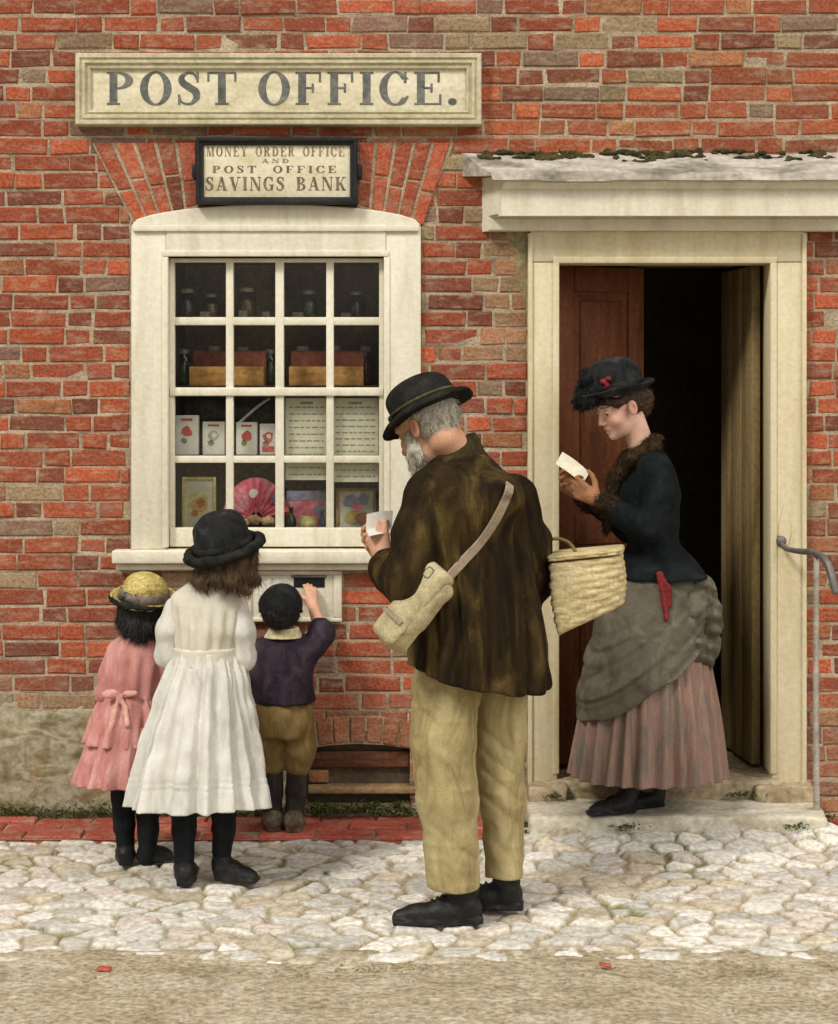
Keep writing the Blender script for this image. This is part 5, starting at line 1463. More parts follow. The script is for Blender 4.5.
bg_n = xf(disp(bg_n, lambda P: .005 * vnoise(P, (13, 13, 13), 71) + .003 * vnoise(P, (34, 34, 34), 72), .008), bR, sb)
solid('bag', bg_n, .0042, M_canvas, bag, sb)
fl = sub(rbox((-.010, .022, .010), (.138, .036, .053), .024), rbox((0, -.025, -.008), (.130, .067, .049), .026))
fl = inter(fl, half((0, -.35, -1), (0, .0, -.035)), .004)
fl = xf(disp(fl, lambda P: .004 * vnoise(P, (10, 10, 10), 74), .005), bR, sb)
flap = solid('flap', fl, .004, M_canvas, bag, sb)
lo_ = lambda a, b, c: bR @ A(a, b, c) + sb
ribbon('closing_strap', [lo_(.05, .062, .045), lo_(.052, .067, .01), lo_(.054, .062, -.030)], [bR[:, 1]] * 3, .018, .003, M_strap, bag, sb)
ribbon('strap', sp, sn, .030, .004, M_strap, bag, sb)
bk = lo_(-.112, .052, .012)
tube('buckle', [bk + bR @ A(-.016, .008, -.012), bk + bR @ A(-.016, .008, .012), bk + bR @ A(.012, .008, .012), bk + bR @ A(.012, .008, -.012), bk + bR @ A(-.016, .008, -.012)], [.0025], M_iron, bag, loc=-sb, n=6, sub=2)

# the wicker basket on his other arm
M_wick = mat('pale_wicker', [(0.34, 0.26, 0.12), (0.52, 0.43, 0.23), (0.64, 0.56, 0.35)], sc=(9, 9, 60), rough=.7, bump=.3, bsc=90, fine=.2)
M_wick2 = mat('brown_cane', [(0.09, 0.06, 0.025), (0.20, 0.14, 0.06)], sc=(26, 26, 26), rough=.6, bump=.3)
kb_ = pm(588, 600, .13)
bas = empty('basket', kb_, 'pale lidded wicker basket hanging from the arm of the old man', 'basket')
fr8 = {}
front_ = [pm(549, 564, .03), pm(619, 557, .10), pm(622, 606, .10), pm(557, 636, .03)]
back_ = [pm(556, 557, .24), pm(622, 551, .27), pm(622, 600, .25), pm(564, 618, .22)]
def woven(name, Fq, Bq, nrow, ncol, m, parent, base, lid=False, bulge=.018):
    """basket sides as real weave: horizontal rods passing in and out of stakes"""
    Fq, Bq = [np.asarray(p) for p in Fq], [np.asarray(p) for p in Bq]
    ringp = lambda v: [Fq[0] * (1 - v) + Fq[3] * v, Fq[1] * (1 - v) + Fq[2] * v, Bq[1] * (1 - v) + Bq[2] * v, Bq[0] * (1 - v) + Bq[3] * v]
    N_ = 4 * ncol; vs, fs = [], []
    M_ = nrow * 4 + 1
    for r in range(M_):
        v = r / (M_ - 1); c = ringp(v); ctr = sum(c) / 4
        k_ = r // 4; ph = math.sin(math.pi * (r % 4) / 4)
        for i in range(N_):
            s, t = divmod(i, ncol); t /= ncol
            p = c[s] * (1 - t) + c[(s + 1) % 4] * t
            o = nrm((p - ctr) * A(1, 1, 0))
            rc_ = .5 - .5 * abs(2 * t - 1) ** 6
            wv = ((1 if (i // 2 + k_) % 2 else -1) * .0034 + .0045) * ph
            p = p + o * (wv + bulge * math.sin(math.pi * v) * .7) - o * .012 * (abs(2 * t - 1) ** 8)
            vs.append(p - base)
    for r in range(M_ - 1):
        for i in range(N_): fs.append((r * N_ + i, r * N_ + (i + 1) % N_, (r + 1) * N_ + (i + 1) % N_, (r + 1) * N_ + i))
    fs.append(tuple(range(N_))[::-1]); fs.append(tuple((M_ - 1) * N_ + i for i in range(N_)))
    return pmesh(name, vs, fs, m, parent, smooth=True)
woven('basket_body', front_, back_, 8, 12, M_wick, bas, kb_, bulge=.016)
upb = A(.0, .0, 1)
lidF = [p + upb * .018 + (p - kb_) * .035 for p in (front_[0], front_[1])] + [p + upb * .001 + (p - kb_) * .045 for p in (front_[1], front_[0])]
lidB = [p + upb * .018 + (p - kb_) * .035 for p in (back_[0], back_[1])] + [p + upb * .001 + (p - kb_) * .045 for p in (back_[1], back_[0])]
woven('lid', lidF, lidB, 2, 14, M_wick, bas, kb_, bulge=.002)
hp = [pm(578, 560, .13), pm(574, 549, .135), pm(566, 541, .14), pm(552, 539, .15), pm(536, 548, .17), pm(530, 560, .18), pm(532, 575, .2), pm(556, 572, .21)]
tube('handle', [p - kb_ for p in hp], [.006], M_wick2, bas, n=8)
# ---- the young woman on the step ----------------------------------------------------------
M_jacket = mat('black_wool_jacket', [(0.004, 0.006, 0.007), (0.008, 0.011, 0.012), (0.018, 0.022, 0.024)], sc=(12, 12, 7), rough=.85, bump=.25, bsc=200, spec=.08)
M_fur = mat('brown_fur', [(0.012, 0.007, 0.004), (0.040, 0.023, 0.010), (0.095, 0.062, 0.028)], sc=(45, 45, 30), rough=.9, bump=.7, bsc=170, fine=.4)
M_over = cloth('grey_brown_overskirt', [(0.058, 0.050, 0.036), (0.105, 0.094, 0.070), (0.165, 0.150, 0.117)], sc=(8, 8, 8), fine=.14)
M_under = mat('faded_pink_grey_pleats', [(0.11, 0.10, 0.08), (0.175, 0.14, 0.11), (0.29, 0.175, 0.14), (0.17, 0.15, 0.12), (0.26, 0.16, 0.13)], sc=(16, 16, 1.3), rough=.9, bump=.2, bsc=220, spec=.1, fine=.15, dist=.9)
M_glove = plain('tan_glove', (.27, .125, .055), rough=.6, var=.3)
M_hairbr = mat('dark_brown_hair', [(0.016, 0.009, 0.005), (0.048, 0.025, 0.012), (0.085, 0.046, 0.022)], sc=(60, 60, 16), rough=.55, bump=.6, bsc=120, fine=.3, spec=.35)
M_red = mat('crimson_ribbon', [(0.09, 0.010, 0.012), (0.20, 0.022, 0.022)], sc=(20, 20, 10), rough=.5, bump=.2)
M_feather = mat('black_feather', [(0.006, 0.007, 0.008), (0.022, 0.025, 0.028)], sc=(60, 60, 40), rough=.7, bump=.9, bsc=130, fine=.4)
M_hatgrey = mat('charcoal_hat', [(0.007, 0.008, 0.009), (0.020, 0.021, 0.022), (0.050, 0.051, 0.050)], sc=(18, 18, 9), rough=.75, bump=.25, bsc=160, spec=.08)

YW = -.215
STEPZ = .092
def pw(px, py, d=0.0): return A(*at(px, py, YW + d))
wb = pw(648, 800); wb[2] = STEPZ
wom = empty('person', wb, 'woman in a black jacket and feathered hat reading on the doorstep', 'person')
wf = nrm(A(-.88, -.36, -.36)); wR = frame(wf, A(.05, .04, 1)); whc = pw(621, 406.5, .0); WS = .96
F = nrm(A(-.93, -.30, 0)); L = np.cross(A(0, 0, 1), F)      # forward, and her left (towards the street)
whead = xf(head_node(fem=True), wR, whc, WS)
wneck = pw(643, 452, .02)
wshL, wshR = pw(655, 470, -.135), pw(650, 468, .15)
welL, welR = pw(648, 528, -.185), pw(628, 528, .17)
wwL, wwR = pw(598, 500, -.150), pw(580, 494, .075)
whL = hand_node(wwL, A(-.75, .30, .42), A(-.30, .75, .35), -1, .90, curl=(40, 55, 35), thumb=.2)
whR = hand_node(wwR, A(-.62, -.30, .45), A(-.1, -.75, .55), 1, .90, curl=(30, 45, 30), thumb=.2)
hr1 = sub(ell((0, -.022, .030), (.082, .094, .090)), half((0, -1, .30), (0, .050, .02)), .012)
hr1 = sub(hr1, ell((.075, .030, -.03), (.05, .06, .045)), .015); hr1 = sub(hr1, ell((-.075, .030, -.03), (.05, .06, .045)), .015)
whair = xf(U(.02, hr1, chain([(-.066, .040, .030), (-.045, .070, .050), (0, .086, .058), (.045, .070, .050), (.066, .040, .030)], [.016, .017, .017, .017, .016], .01), ell((0, -.098, .0), (.050, .042, .050)), ell((0, -.085, -.045), (.034, .03, .03))), wR, whc, WS)
whair = disp(whair, lambda P: strands(P, (60, 60, 90), .003, 15), .006)
solid('hair', whair, .0032, M_hairbr, wom, wb, fuzz=(5000, .016, .0014, tuple(wR @ A(0, -1, -.25)), .08))
whR_ = frame(nrm(A(-.92, -.28, -.20)), A(.05, -.02, 1)); whatc = whc + wR @ A(0, .004, .064)
what = hat_node(whatc, whR_, .094, .132, .134, tb=.006, curl=.018, oval=1.15, top=1.2)
what = disp(what, lambda P: .003 * vnoise(P, (18, 18, 18), 16), .004)
hat2 = solid('hat', what, .0038, M_hatgrey, wom, wb)
hat_band('hat_band', whatc, whR_, .0925, 1.15, .012, .028, M_hatblk, hat2, wb)
fp = lambda a, b, c: whatc + whR_ @ A(a, b, c)
fea = U(.012, *[ell(fp(a, b, c), (.030, .026, .024)) for a, b, c in ((.02, .105, .030), (-.03, .100, .020), (.0, .118, .008), (.045, .085, .045), (-.01, .098, .062), (.03, .075, .078), (.055, .095, .012), (-.035, .115, -.005), (.015, .128, -.012))])
fea = disp(fea, lambda P: .009 * vnoise(P, (42, 42, 42), 17) + .005 * vnoise(P, (95, 95, 95), 18), .014)
solid('feather_trim', fea, .0034, M_feather, hat2, wb, fuzz=(3500, .022, .0022, tuple(whR_ @ A(.2, .3, -.6)), .35))
bow_ = U(.006, ell(fp(-.072, .068, .050), (.014, .016, .012)), ell(fp(-.083, .052, .058), (.012, .015, .011)), ell(fp(-.078, .060, .032), (.010, .012, .014)))
solid('hat_bow', disp(bow_, lambda P: .003 * vnoise(P, (70, 70, 70), 2), .004), .003, M_red, hat2, wb)

# jacket: fitted, flared below the waist, two bent sleeves
zw = lambda py: pw(650, py)[2]
XW = lambda px, d=0: pw(px, 500, d)[0]
wrot = math.atan2(L[1], L[0])
def jk_fold(th, z, P):
    low = np.clip((zw(545) - z) / .12, 0, 1)
    return .006 * low * np.cos(7 * th + .6) + .004 * vnoise(P, (14, 14, 18), 81)
jk = loft([(zw(447), XW(644), YW, .060, .055, wrot), (zw(456), XW(646), YW, .105, .070, wrot), (zw(470), XW(647), YW, .150, .090, wrot), (zw(492), XW(645), YW, .155, .122, wrot), (zw(515), XW(648), YW, .140, .110, wrot),
           (zw(542), XW(654), YW, .112, .094, wrot), (zw(558), XW(657), YW, .146, .138, wrot), (zw(577), XW(659), YW, .184, .178, wrot)], fold=jk_fold, amp=.02, kcap=.012)
swn = lambda P: .004 * vnoise(P, (20, 20, 16), 83) + .003 * vnoise(P, (44, 44, 30), 84)
wsl = disp(chain([wshL, pw(660, 500, -.18), welL, pw(624, 516, -.175), wwL + A(.020, 0, -.008)], [.060, .056, .054, .046, .037], .02), swn, .008)
wsr = disp(chain([wshR, welR, wwR + A(.020, .01, -.008)], [.058, .052, .036], .02), swn, .008)
jks = jkn = U(.03, jk, wsl, wsr, cap(pw(654, 468, -.10), pw(650, 467, .115), .055))
jkn = shell_below(jkn, .014, zw(560))
jak = solid('jacket', jkn, .0042, M_jacket, wom, wb)
fur_d = lambda P: .004 * vnoise(P, (55, 55, 55), 85) + .003 * vnoise(P, (120, 120, 120), 86)
colw = chain([pw(655, 440, .0), pw(652, 446, -.07), pw(630, 458, -.075), pw(615, 478, -.045), pw(608, 505, -.03), pw(606, 530, -.03)], [.025, .027, .025, .025, .021, .015], .02)
colr = chain([pw(655, 440, .0), pw(648, 446, .07), pw(628, 458, .06), pw(612, 480, .02)], [.025, .025, .023, .021], .02)
solid('fur_collar', disp(U(.015, colw, colr), fur_d, .012), .0038, M_fur, jak, wb, fuzz=(7000, .018, .0016, (-.2, -.1, -1), .45))
for wr, e in ((wwL, welL), (wwR, welR)):
    d_ = nrm(e - wr)
    solid('fur_cuff', disp(cap(wr + d_ * .022, wr + d_ * .060, .036, .040), fur_d, .012), .0038, M_fur, jak, wb, fuzz=(2500, .016, .0016, tuple(-d_), .45))

# skirts: pleated underskirt, draped overskirt cut to a slanting edge, bustle and ribbon
def us_fold(th, z, P):
    k = np.clip((zw(600) - z) / .75, 0, 1)
    n = vnoise(np.stack([np.cos(th) * 2, np.sin(th) * 2, z * .4], -1), (1.6, 1.6, 1), 91)
    return (.004 + .011 * k) * np.cos(26 * th + 2.5 * n) + (.02 * k) * n
usk = loft([(zw(560), XW(655), YW, .125, .115, wrot), (zw(600), XW(654), YW, .165, .160, wrot), (zw(660), XW(652), YW, .205, .215, wrot), (zw(720), XW(651), YW, .232, .262, wrot), (zw(788), XW(649), YW - .01, .255, .298, wrot)], fold=us_fold, amp=.04)
usks = usk
usk = shell_below(Node(lambda P, f=usk.f: np.maximum(f(P), zw(774) + .010 * vnoise(P, (5, 5, 1), 92) - P[:, 2]), usk.lo, usk.hi), .02, zw(730))
solid('underskirt', usk, .0044, M_under, wom, wb)
FX = lambda P: (P - A(XW(650), YW, 0)) @ F
def os_fold(th, z, P):
    s = z + FX(P) * .80
    q = np.stack([s, FX(P) * .5, th * .25], -1); k = np.clip((zw(582) - z) / .1, 0, 1)
    r_ = vnoise(q, (20, 2.2, 1.4), 93)
    return .013 * k * r_ * np.abs(r_) ** .3 + .007 * k * vnoise(q, (44, 4, 2), 94) + .002 * vnoise(P, (26, 26, 26), 99)
osk = loft([(zw(560), XW(656), YW, .135, .128, wrot), (zw(590), XW(653), YW, .172, .172, wrot), (zw(630), XW(650), YW, .212, .212, wrot), (zw(680), XW(649), YW, .244, .258, wrot), (zw(725), XW(650), YW, .262, .285, wrot)], fold=os_fold, amp=.04)
osks = osk
hem_ = lambda P: zw(716) + np.clip(.28 - FX(P), 0, 1) ** 1.15 * .78 + .012 * vnoise(P, (9, 9, 3), 95)
osk = Node(lambda P, f=osk.f: np.maximum(f(P), hem_(P) - P[:, 2]), osk.lo, osk.hi)
osk = Node(lambda P, f=osk.f: np.maximum(f(P), -(f(P) + .016 + np.where(P[:, 2] > zw(600), .5, 0))), osk.lo, osk.hi)
bu = [pw(698, 590, -.02), pw(708, 620, -.01), pw(704, 650, -.03), pw(694, 610, -.10), pw(702, 600, .08), pw(706, 640, .08), pw(692, 650, -.11)]
bus = U(.03, *[ell(b, r) for b, r in zip(bu, [(.06, .08, .06), (.055, .09, .075), (.05, .08, .07), (.05, .06, .07), (.05, .07, .07), (.05, .07, .08), (.045, .05, .06)])])
bus = disp(bus, lambda P: .012 * vnoise(P + P[:, [2, 0, 1]] * .5, (15, 15, 34), 96) + .005 * vnoise(P, (38, 38, 38), 97), .015)
hp_ = head_pick(wR, whc, WS)
def wpick(P):
    m = hp_(P)
    m[P[:, 2] < zw(740)] = 3
    m[(np.linalg.norm(P - wwL, axis=1) < .2) | (np.linalg.norm(P - wwR, axis=1) < .2)] = 5
    return m
wbody = U(.012, whead, cap(whc + wR @ A(0, -.030, -.05), wneck, .044, .050), whL, whR, cap(wwL, wwL + (welL - wwL) * .3, .022), cap(wwR, wwR + (welR - wwR) * .3, .022),
      clad(U(.015, chain([wneck, pw(655, 500), pw(658, 560), pw(655, 620), pw(652, 700)], [.05, .10, .085, .12, .10], .04),
          cap(pw(654, 478, -.11), pw(650, 476, .12), .045), chain([wshL, welL, wwL], [.04, .032, .022], .01), chain([wshR, welR, wwR], [.04, .032, .022], .01),
          chain([pw(648, 700, -.06), pw(645, 790, -.06)], [.07, .030]), chain([pw(655, 700, .05), pw(655, 788, .05)], [.07, .030])), [jks, usks, osks]))
solid('body', wbody, .0029, [M_skin_wom, M_eye, M_iris, M_brow, M_brow, M_glove], wom, wb, pick=wpick, flush=head_flush(wR, whc, WS))
solid('overskirt', osk, .0044, M_over, wom, wb)
solid('bustle', bus, .0042, M_over, wom, wb)
p_, n_ = march(U(.01, osk, bus), EYEP, facing(664, 600), 4)
rp = []
rb_ = []
for (x, y) in ((661, 575), (664, 590), (666, 605), (667, 619)):
    q_, m_ = march(U(.01, osk, bus, jkn), EYEP, facing(x, y), 4)
    rp.append(q_ + m_ * .008); rb_.append(m_)
solid('hip_ribbon', disp(U(.006, chain([p - A(.006, 0, 0) for p in rp], [.010, .012, .011, .008], .004), chain([rp[0], rp[1] + A(.014, 0, 0), rp[2] + A(.012, 0, -.004)], [.010, .011, .008], .004)), lambda P: .0025 * vnoise(P, (60, 60, 20), 3), .003), .003, M_red, wom, wb)
shoe('shoe', pw(634, 0, -.07), pw(588, 0, -.13), STEPZ, M_boot, wom, wb, w=.036, h=.062, ankle=pw(634, 780, -.07), ar=.036)
shoe('shoe', pw(663, 0, .02), pw(617, 0, -.03), STEPZ, M_boot, wom, wb, w=.036, h=.062, ankle=pw(660, 780, .02), ar=.036)
M_paper2 = mat('cream_paper', [(0.58, 0.55, 0.42), (0.74, 0.71, 0.58)], sc=(20, 20, 20), rough=.8, bump=.1, fine=.08)
lt = sheet('letter', pw(569, 474, -.055), A(.62, -.10, -.48), A(.30, .75, .50), .125, .085, M_paper2, fold=.06)
tag(lt, 'cream folded letter held by the woman in the doorway', 'letter')
# ---- the three children -------------------------------------------------------------------
M_white = mat('white_cotton', [(0.46, 0.45, 0.40), (0.62, 0.61, 0.56), (0.72, 0.71, 0.67)], sc=(9, 9, 3), rough=.9, bump=.2, bsc=240, spec=.12, fine=.09, dist=1.2)
M_bodice = mat('cream_yoke', [(0.54, 0.51, 0.41), (0.68, 0.66, 0.57)], sc=(12, 12, 8), rough=.9, bump=.2, bsc=240, spec=.12, fine=.1)
M_pink = mat('faded_pink_cotton', [(0.36, 0.15, 0.13), (0.52, 0.235, 0.21), (0.64, 0.36, 0.33)], sc=(11, 11, 4), rough=.9, bump=.2, bsc=240, spec=.12, fine=.12, dist=1.2)
M_pink2 = mat('paler_pink_bow', [(0.56, 0.26, 0.21), (0.70, 0.44, 0.38)], sc=(14, 14, 8), rough=.85, bump=.2)
M_stock = mat('black_stocking', [(0.006, 0.007, 0.009), (0.014, 0.016, 0.019)], sc=(30, 30, 10), rough=.85, bump=.25, bsc=220)
M_straw = mat('yellow_straw', [(0.30, 0.22, 0.06), (0.50, 0.40, 0.13), (0.60, 0.51, 0.22)], sc=(30, 30, 60), rough=.75, bump=.5, bsc=120, fine=.3)
M_mauve = mat('mauve_band', [(0.12, 0.095, 0.085), (0.24, 0.20, 0.17)], sc=(24, 24, 30), rough=.7, bump=.2)
M_hairmid = mat('brown_wavy_hair', [(0.030, 0.017, 0.008), (0.075, 0.043, 0.020), (0.13, 0.082, 0.042)], sc=(40, 40, 12), rough=.6, bump=.6, bsc=110, fine=.3, spec=.3)
M_hairblk = mat('black_hair', [(0.004, 0.004, 0.005), (0.010, 0.010, 0.011), (0.022, 0.022, 0.024)], sc=(50, 50, 20), rough=.5, bump=.6, bsc=110, fine=.3, spec=.35)
M_plum = mat('dark_plum_jacket', [(0.013, 0.010, 0.016), (0.032, 0.023, 0.034), (0.066, 0.048, 0.062)], sc=(15, 15, 9), rough=.85, bump=.25, bsc=200, spec=.08)
M_brch = cloth('brown_breeches', [(0.105, 0.068, 0.022), (0.185, 0.125, 0.046), (0.26, 0.19, 0.08)], sc=(14, 14, 8))
M_brboot = mat('scuffed_brown_boot', [(0.035, 0.026, 0.016), (0.11, 0.085, 0.055), (0.21, 0.175, 0.125)], sc=(22, 22, 22), rough=.6, bump=.3, bsc=90)

def skirt_n(rows, n, amp, seed, ztop, zbot, hemz_, z_shell, rough=.03, t=9):
    def fold(th, z, P):
        k = np.clip((ztop - z) / (ztop - zbot), 0, 1)
        q = np.stack([np.cos(th) * 2, np.sin(th) * 2, z * .5], -1)
        m = vnoise(q, (1.5, 1.5, 1), seed)
        return amp * (.08 + .92 * k) * np.cos(n * th + 3.2 * m) + rough * k * m + .55 * amp * vnoise(q, (5.5, 5.5, 1.2), seed + 1) + .005 * vnoise(P, (26, 26, 20), seed + 2)
    nd = loft(rows, fold=fold, amp=.05)
    nd = Node(lambda P, f=nd.f: np.maximum(f(P), hemz_ + .008 * vnoise(P, (8, 8, 1), seed + 3) - P[:, 2]), nd.lo, nd.hi)
    return shell_below(nd, t, z_shell)

# girl in white
YG = -.85
def pg(px, py, d=0.0): return A(*at(px, py, YG + d))
gb = pg(203, 880); gb[2] = 0
girl = empty('person', gb, 'girl in a white dress and black hat seen from behind, tallest of the children', 'person')
zg = lambda py: pg(200, py)[2]
XG = lambda px: pg(px, 600)[0]
gf = nrm(A(.22, .97, -.05)); gR = frame(gf, A(.08, 0, 1)); ghc = pg(228, 556, .0); GS = .86
ghead = xf(head_node(fem=True, child=True), gR, ghc, GS)
gneck = pg(210, 588, 0)
gsL, gsR = pg(180, 606, .0), pg(236, 607, .0)
geL, geR = pg(168, 655, -.0), pg(243, 657, .0)
gwL, gwR = pg(184, 668, .17), pg(226, 672, .17)
ghL = hand_node(gwL, A(.6, .6, .1), A(.3, .3, .7), -1, .72, curl=(25, 35, 25)); ghR = hand_node(gwR, A(-.6, .6, .1), A(-.3, .3, .7), 1, .72, curl=(25, 35, 25))
gl1, gl2 = pg(184, 800, -.01), pg(224, 800, .015)
ga1, ga2 = pg(184, 864, -.02), pg(222, 852, .02)
locks = [chain([ghc + gR @ A(a, b, .02), ghc + gR @ A(a * 1.15, b - .012, -.06), ghc + gR @ A(a * 1.35 + .012 * math.sin(i * 2.3), b - .018, -.066 - .012 * (i % 3)), ghc + gR @ A(a * 1.45 + .016 * math.sin(i * 4.1), b - .010, -.082 - .012 * ((i * 7) % 3))], [.026, .024, .018, .008], .01)
         for i, (a, b) in enumerate([(-.070, .0), (-.060, -.045), (-.035, -.072), (0, -.082), (.035, -.074), (.062, -.045), (.074, .0), (.05, -.06), (-.05, -.06)])]
ghair = disp(U(.012, xf(sub(ell((0, -.02, .03), (.083, .09, .085)), half((0, -1, .4), (0, .035, 0)), .01), gR, ghc, .9), *locks), lambda P: strands(P, (45, 45, 14), .006, 25), .010)
solid('hair', ghair, .0036, M_hairmid, girl, gb, fuzz=(6000, .030, .0016, (.05, 0, -1), .10))
ghR_ = frame(nrm(A(.20, .95, .24)), A(-.22, -.20, 1)); ghatc = ghc + ghR_ @ A(-.004, -.006, .022)
ghat = disp(hat_node(ghatc, ghR_, .094, .138, .124, tb=.009, curl=.012, oval=1.08, top=1.0), lambda P: .004 * vnoise(P, (20, 20, 20), 26), .005)
gh_ = solid('hat', ghat, .0038, M_hatgrey, girl, gb)
rim = U(.01, *[cap(ghatc + ghR_ @ A(.122 * math.sin(a), .132 * math.cos(a), .008), ghatc + ghR_ @ A(.122 * math.sin(a + .27), .132 * math.cos(a + .27), .008), .0155) for a in np.arange(0, 6.28, .262)])
solid('hat_brim_roll', disp(rim, lambda P: .004 * vnoise(P, (35, 35, 35), 27), .005), .0038, M_hatblk, gh_, gb)
hat_band('hat_band', ghatc, ghR_, .0955, 1.08, .010, .030, M_hatblk, gh_, gb)
# dress
grot = R(6)
bod = loft([(zg(580), XG(208), YG, .050, .048, grot), (zg(588), XG(208), YG, .090, .062, grot), (zg(600), XG(208), YG, .122, .082, grot), (zg(622), XG(207), YG, .120, .094, grot), (zg(652), XG(206), YG, .106, .094, grot), (zg(662), XG(206), YG, .108, .096, grot)],
           fold=lambda th, z, P: .004 * np.cos(16 * th) * np.clip((zg(600) - z) / .06, 0, 1) + .004 * vnoise(P, (18, 18, 22), 101), amp=.012, kcap=.01)
gsn = lambda P: .005 * vnoise(P, (19, 19, 15), 102) + .003 * vnoise(P, (44, 44, 34), 103)
sl1 = disp(chain([gsL, pg(171, 630, -.01), geL, pg(180, 668, .09), gwL - A(.01, .01, 0)], [.044, .045, .043, .038, .028], .02), gsn, .01)
sl2 = disp(chain([gsR, pg(243, 632, -.01), geR, pg(236, 670, .09), gwR - A(-.01, .01, 0)], [.044, .045, .043, .038, .028], .02), gsn, .01)
solid('bodice', U(.02, bod, cap(gsL + A(.01, 0, .01), gsR + A(-.01, 0, .01), .040)), .0038, M_bodice, girl, gb)
gbody = U(.012, ghead, cap(ghc + gR @ A(0, -.02, -.05), gneck, .040, .045), ghL, ghR, chain([gl1, ga1], [.034, .026]), chain([gl2, ga2], [.034, .026]),
          clad(U(.012, chain([gneck, pg(208, 640), pg(204, 720)], [.05, .09, .09], .03), cap(gsL, gsR, .036),
          chain([gsL, geL, gwL], [.034, .028, .021]), chain([gsR, geR, gwR], [.034, .028, .021]), chain([pg(192, 720), gl1], [.055, .034]), chain([pg(216, 720), gl2], [.055, .034])), [bod, sl1, sl2, cap(gsL, gsR, .042), cap(pg(206, 700), pg(204, 812), .13)]))
solid('body', gbody, .0032, [M_skin_kid, M_eye, M_iris, M_brow], girl, gb, pick=head_pick(gR, ghc, GS), flush=head_flush(gR, ghc, GS))
solid('sleeve', sl1, .0038, M_white, girl, gb); solid('sleeve', sl2, .0038, M_white, girl, gb)
sk = skirt_n([(zg(650), XG(206), YG, .108, .096, grot), (zg(668), XG(206), YG, .132, .118, grot), (zg(700), XG(203), YG, .162, .140, grot), (zg(745), XG(200), YG, .198, .172, grot), (zg(806), XG(197.5), YG, .238, .207, grot)], 17, .019, 105, zg(655), zg(800), zg(801), zg(745))
skd = Node(lambda P, f=sk.f: f(P) + .0025 * np.exp(-((P[:, 2] - zg(778)) / .004) ** 2) + .0025 * np.exp(-((P[:, 2] - zg(772)) / .004) ** 2), sk.lo, sk.hi)
solid('skirt', skd, .0042, M_white, girl, gb)
hat_sash = loft([(zg(664), XG(206), YG, .116, .104, grot), (zg(646), XG(206), YG, .113, .101, grot)], fold=lambda th, z, P: .003 * vnoise(P, (20, 20, 60), 107), amp=.005, kcap=.006)
solid('sash', hat_sash, .0036, M_bodice, girl, gb)
def leg_stock(pts, rad, seed): return disp(chain(pts, rad, .01), lambda P: .002 * vnoise(P, (22, 22, 50), seed), .003)
solid('stocking', leg_stock([gl1 + A(0, 0, .08), gl1, pg(184, 830, -.015), ga1], [.048, .046, .040, .032], 1), .0038, M_stock, girl, gb)
solid('stocking', leg_stock([gl2 + A(0, 0, .08), gl2, pg(224, 828, .015), ga2], [.048, .046, .040, .032], 2), .0038, M_stock, girl, gb)
shoe('boot', pg(184, 0, -.07), pg(190, 0, .125), 0.0, M_boot, girl, gb, w=.037, h=.064, ankle=ga1 + A(0, 0, -.01), ar=.035)
shoe('boot', pg(216, 0, .02), pg(258, 0, -.015), 0.0, M_boot, girl, gb, w=.036, h=.062, ankle=ga2 + A(0, 0, -.03), ar=.035)

# girl in pink
YP = -.62
def pp(px, py, d=0.0): return A(*at(px, py, YP + d))
pb = pp(135, 872); pb[2] = 0
pink = empty('person', pb, 'small girl in a pink dress and straw hat beside the girl in white', 'person')
zp = lambda py: pp(130, py)[2]
XP = lambda px: pp(px, 650)[0]
pf = nrm(A(.30, .95, -.02)); pR = frame(pf, A(.02, 0, 1)); phc = pp(144, 607, 0); PS = .80
phead = xf(head_node(fem=True, child=True), pR, phc, PS)
pneck = pp(140, 638)
psL, psR = pp(119, 653), pp(163, 655)
peL, peR = pp(108, 693, .0), pp(172, 695, .0)
pwL, pwR = pp(120, 705, .15), pp(160, 708, .15)
phL = hand_node(pwL, A(.5, .7, .1), A(.3, .3, .7), -1, .65); phR = hand_node(pwR, A(-.5, .7, .1), A(-.3, .3, .7), 1, .65)
pl1, pl2 = pp(123, 795, .0), pp(148, 800, -.01)
pa1, pa2 = pp(126, 850, .0), pp(147, 858, -.015)
phair = U(.02, xf(sub(ell((0, -.02, .02), (.086, .095, .088)), half((0, -1, .4), (0, .03, 0)), .01), pR, phc, .88), *[chain([phc + pR @ A(a, b, 0), phc + pR @ A(a * 1.1, b - .01, -.05), phc + pR @ A(a * 1.0, b - .005, -.082)], [.03, .029, .02], .01) for a, b in ((-.055, -.01), (-.035, -.05), (0, -.065), (.035, -.05), (.055, -.01))])
solid('hair', disp(phair, lambda P: strands(P, (45, 45, 18), .005, 35), .008), .0036, M_hairblk, pink, pb, fuzz=(5000, .035, .0016, (0, 0, -1), .10))
phR_ = frame(nrm(A(.25, .90, .12)), A(.10, -.22, 1)); phatc = phc + phR_ @ A(0, -.004, .024)
phat = disp(hat_node(phatc, phR_, .080, .098, .116, tb=.006, curl=.012, oval=1.06, top=1.0, droop=-.01), lambda P: .003 * vnoise(P, (22, 22, 22), 36) + .0012 * np.sin((P @ phR_[:, 2]) * 900), .005)
ph_ = solid('hat', phat, .0032, M_straw, pink, pb)
hat_band('hat_band', phatc, phR_, .0815, 1.06, .006, .034, M_mauve, ph_, pb)
prm = U(.008, *[cap(phatc + phR_ @ A(.114 * math.sin(a), .121 * math.cos(a), .009), phatc + phR_ @ A(.114 * math.sin(a + .27), .121 * math.cos(a + .27), .009), .0075) for a in np.arange(0, 6.28, .262)])
solid('hat_edging', prm, .0034, M_hatblk, ph_, pb)
prot = R(4)
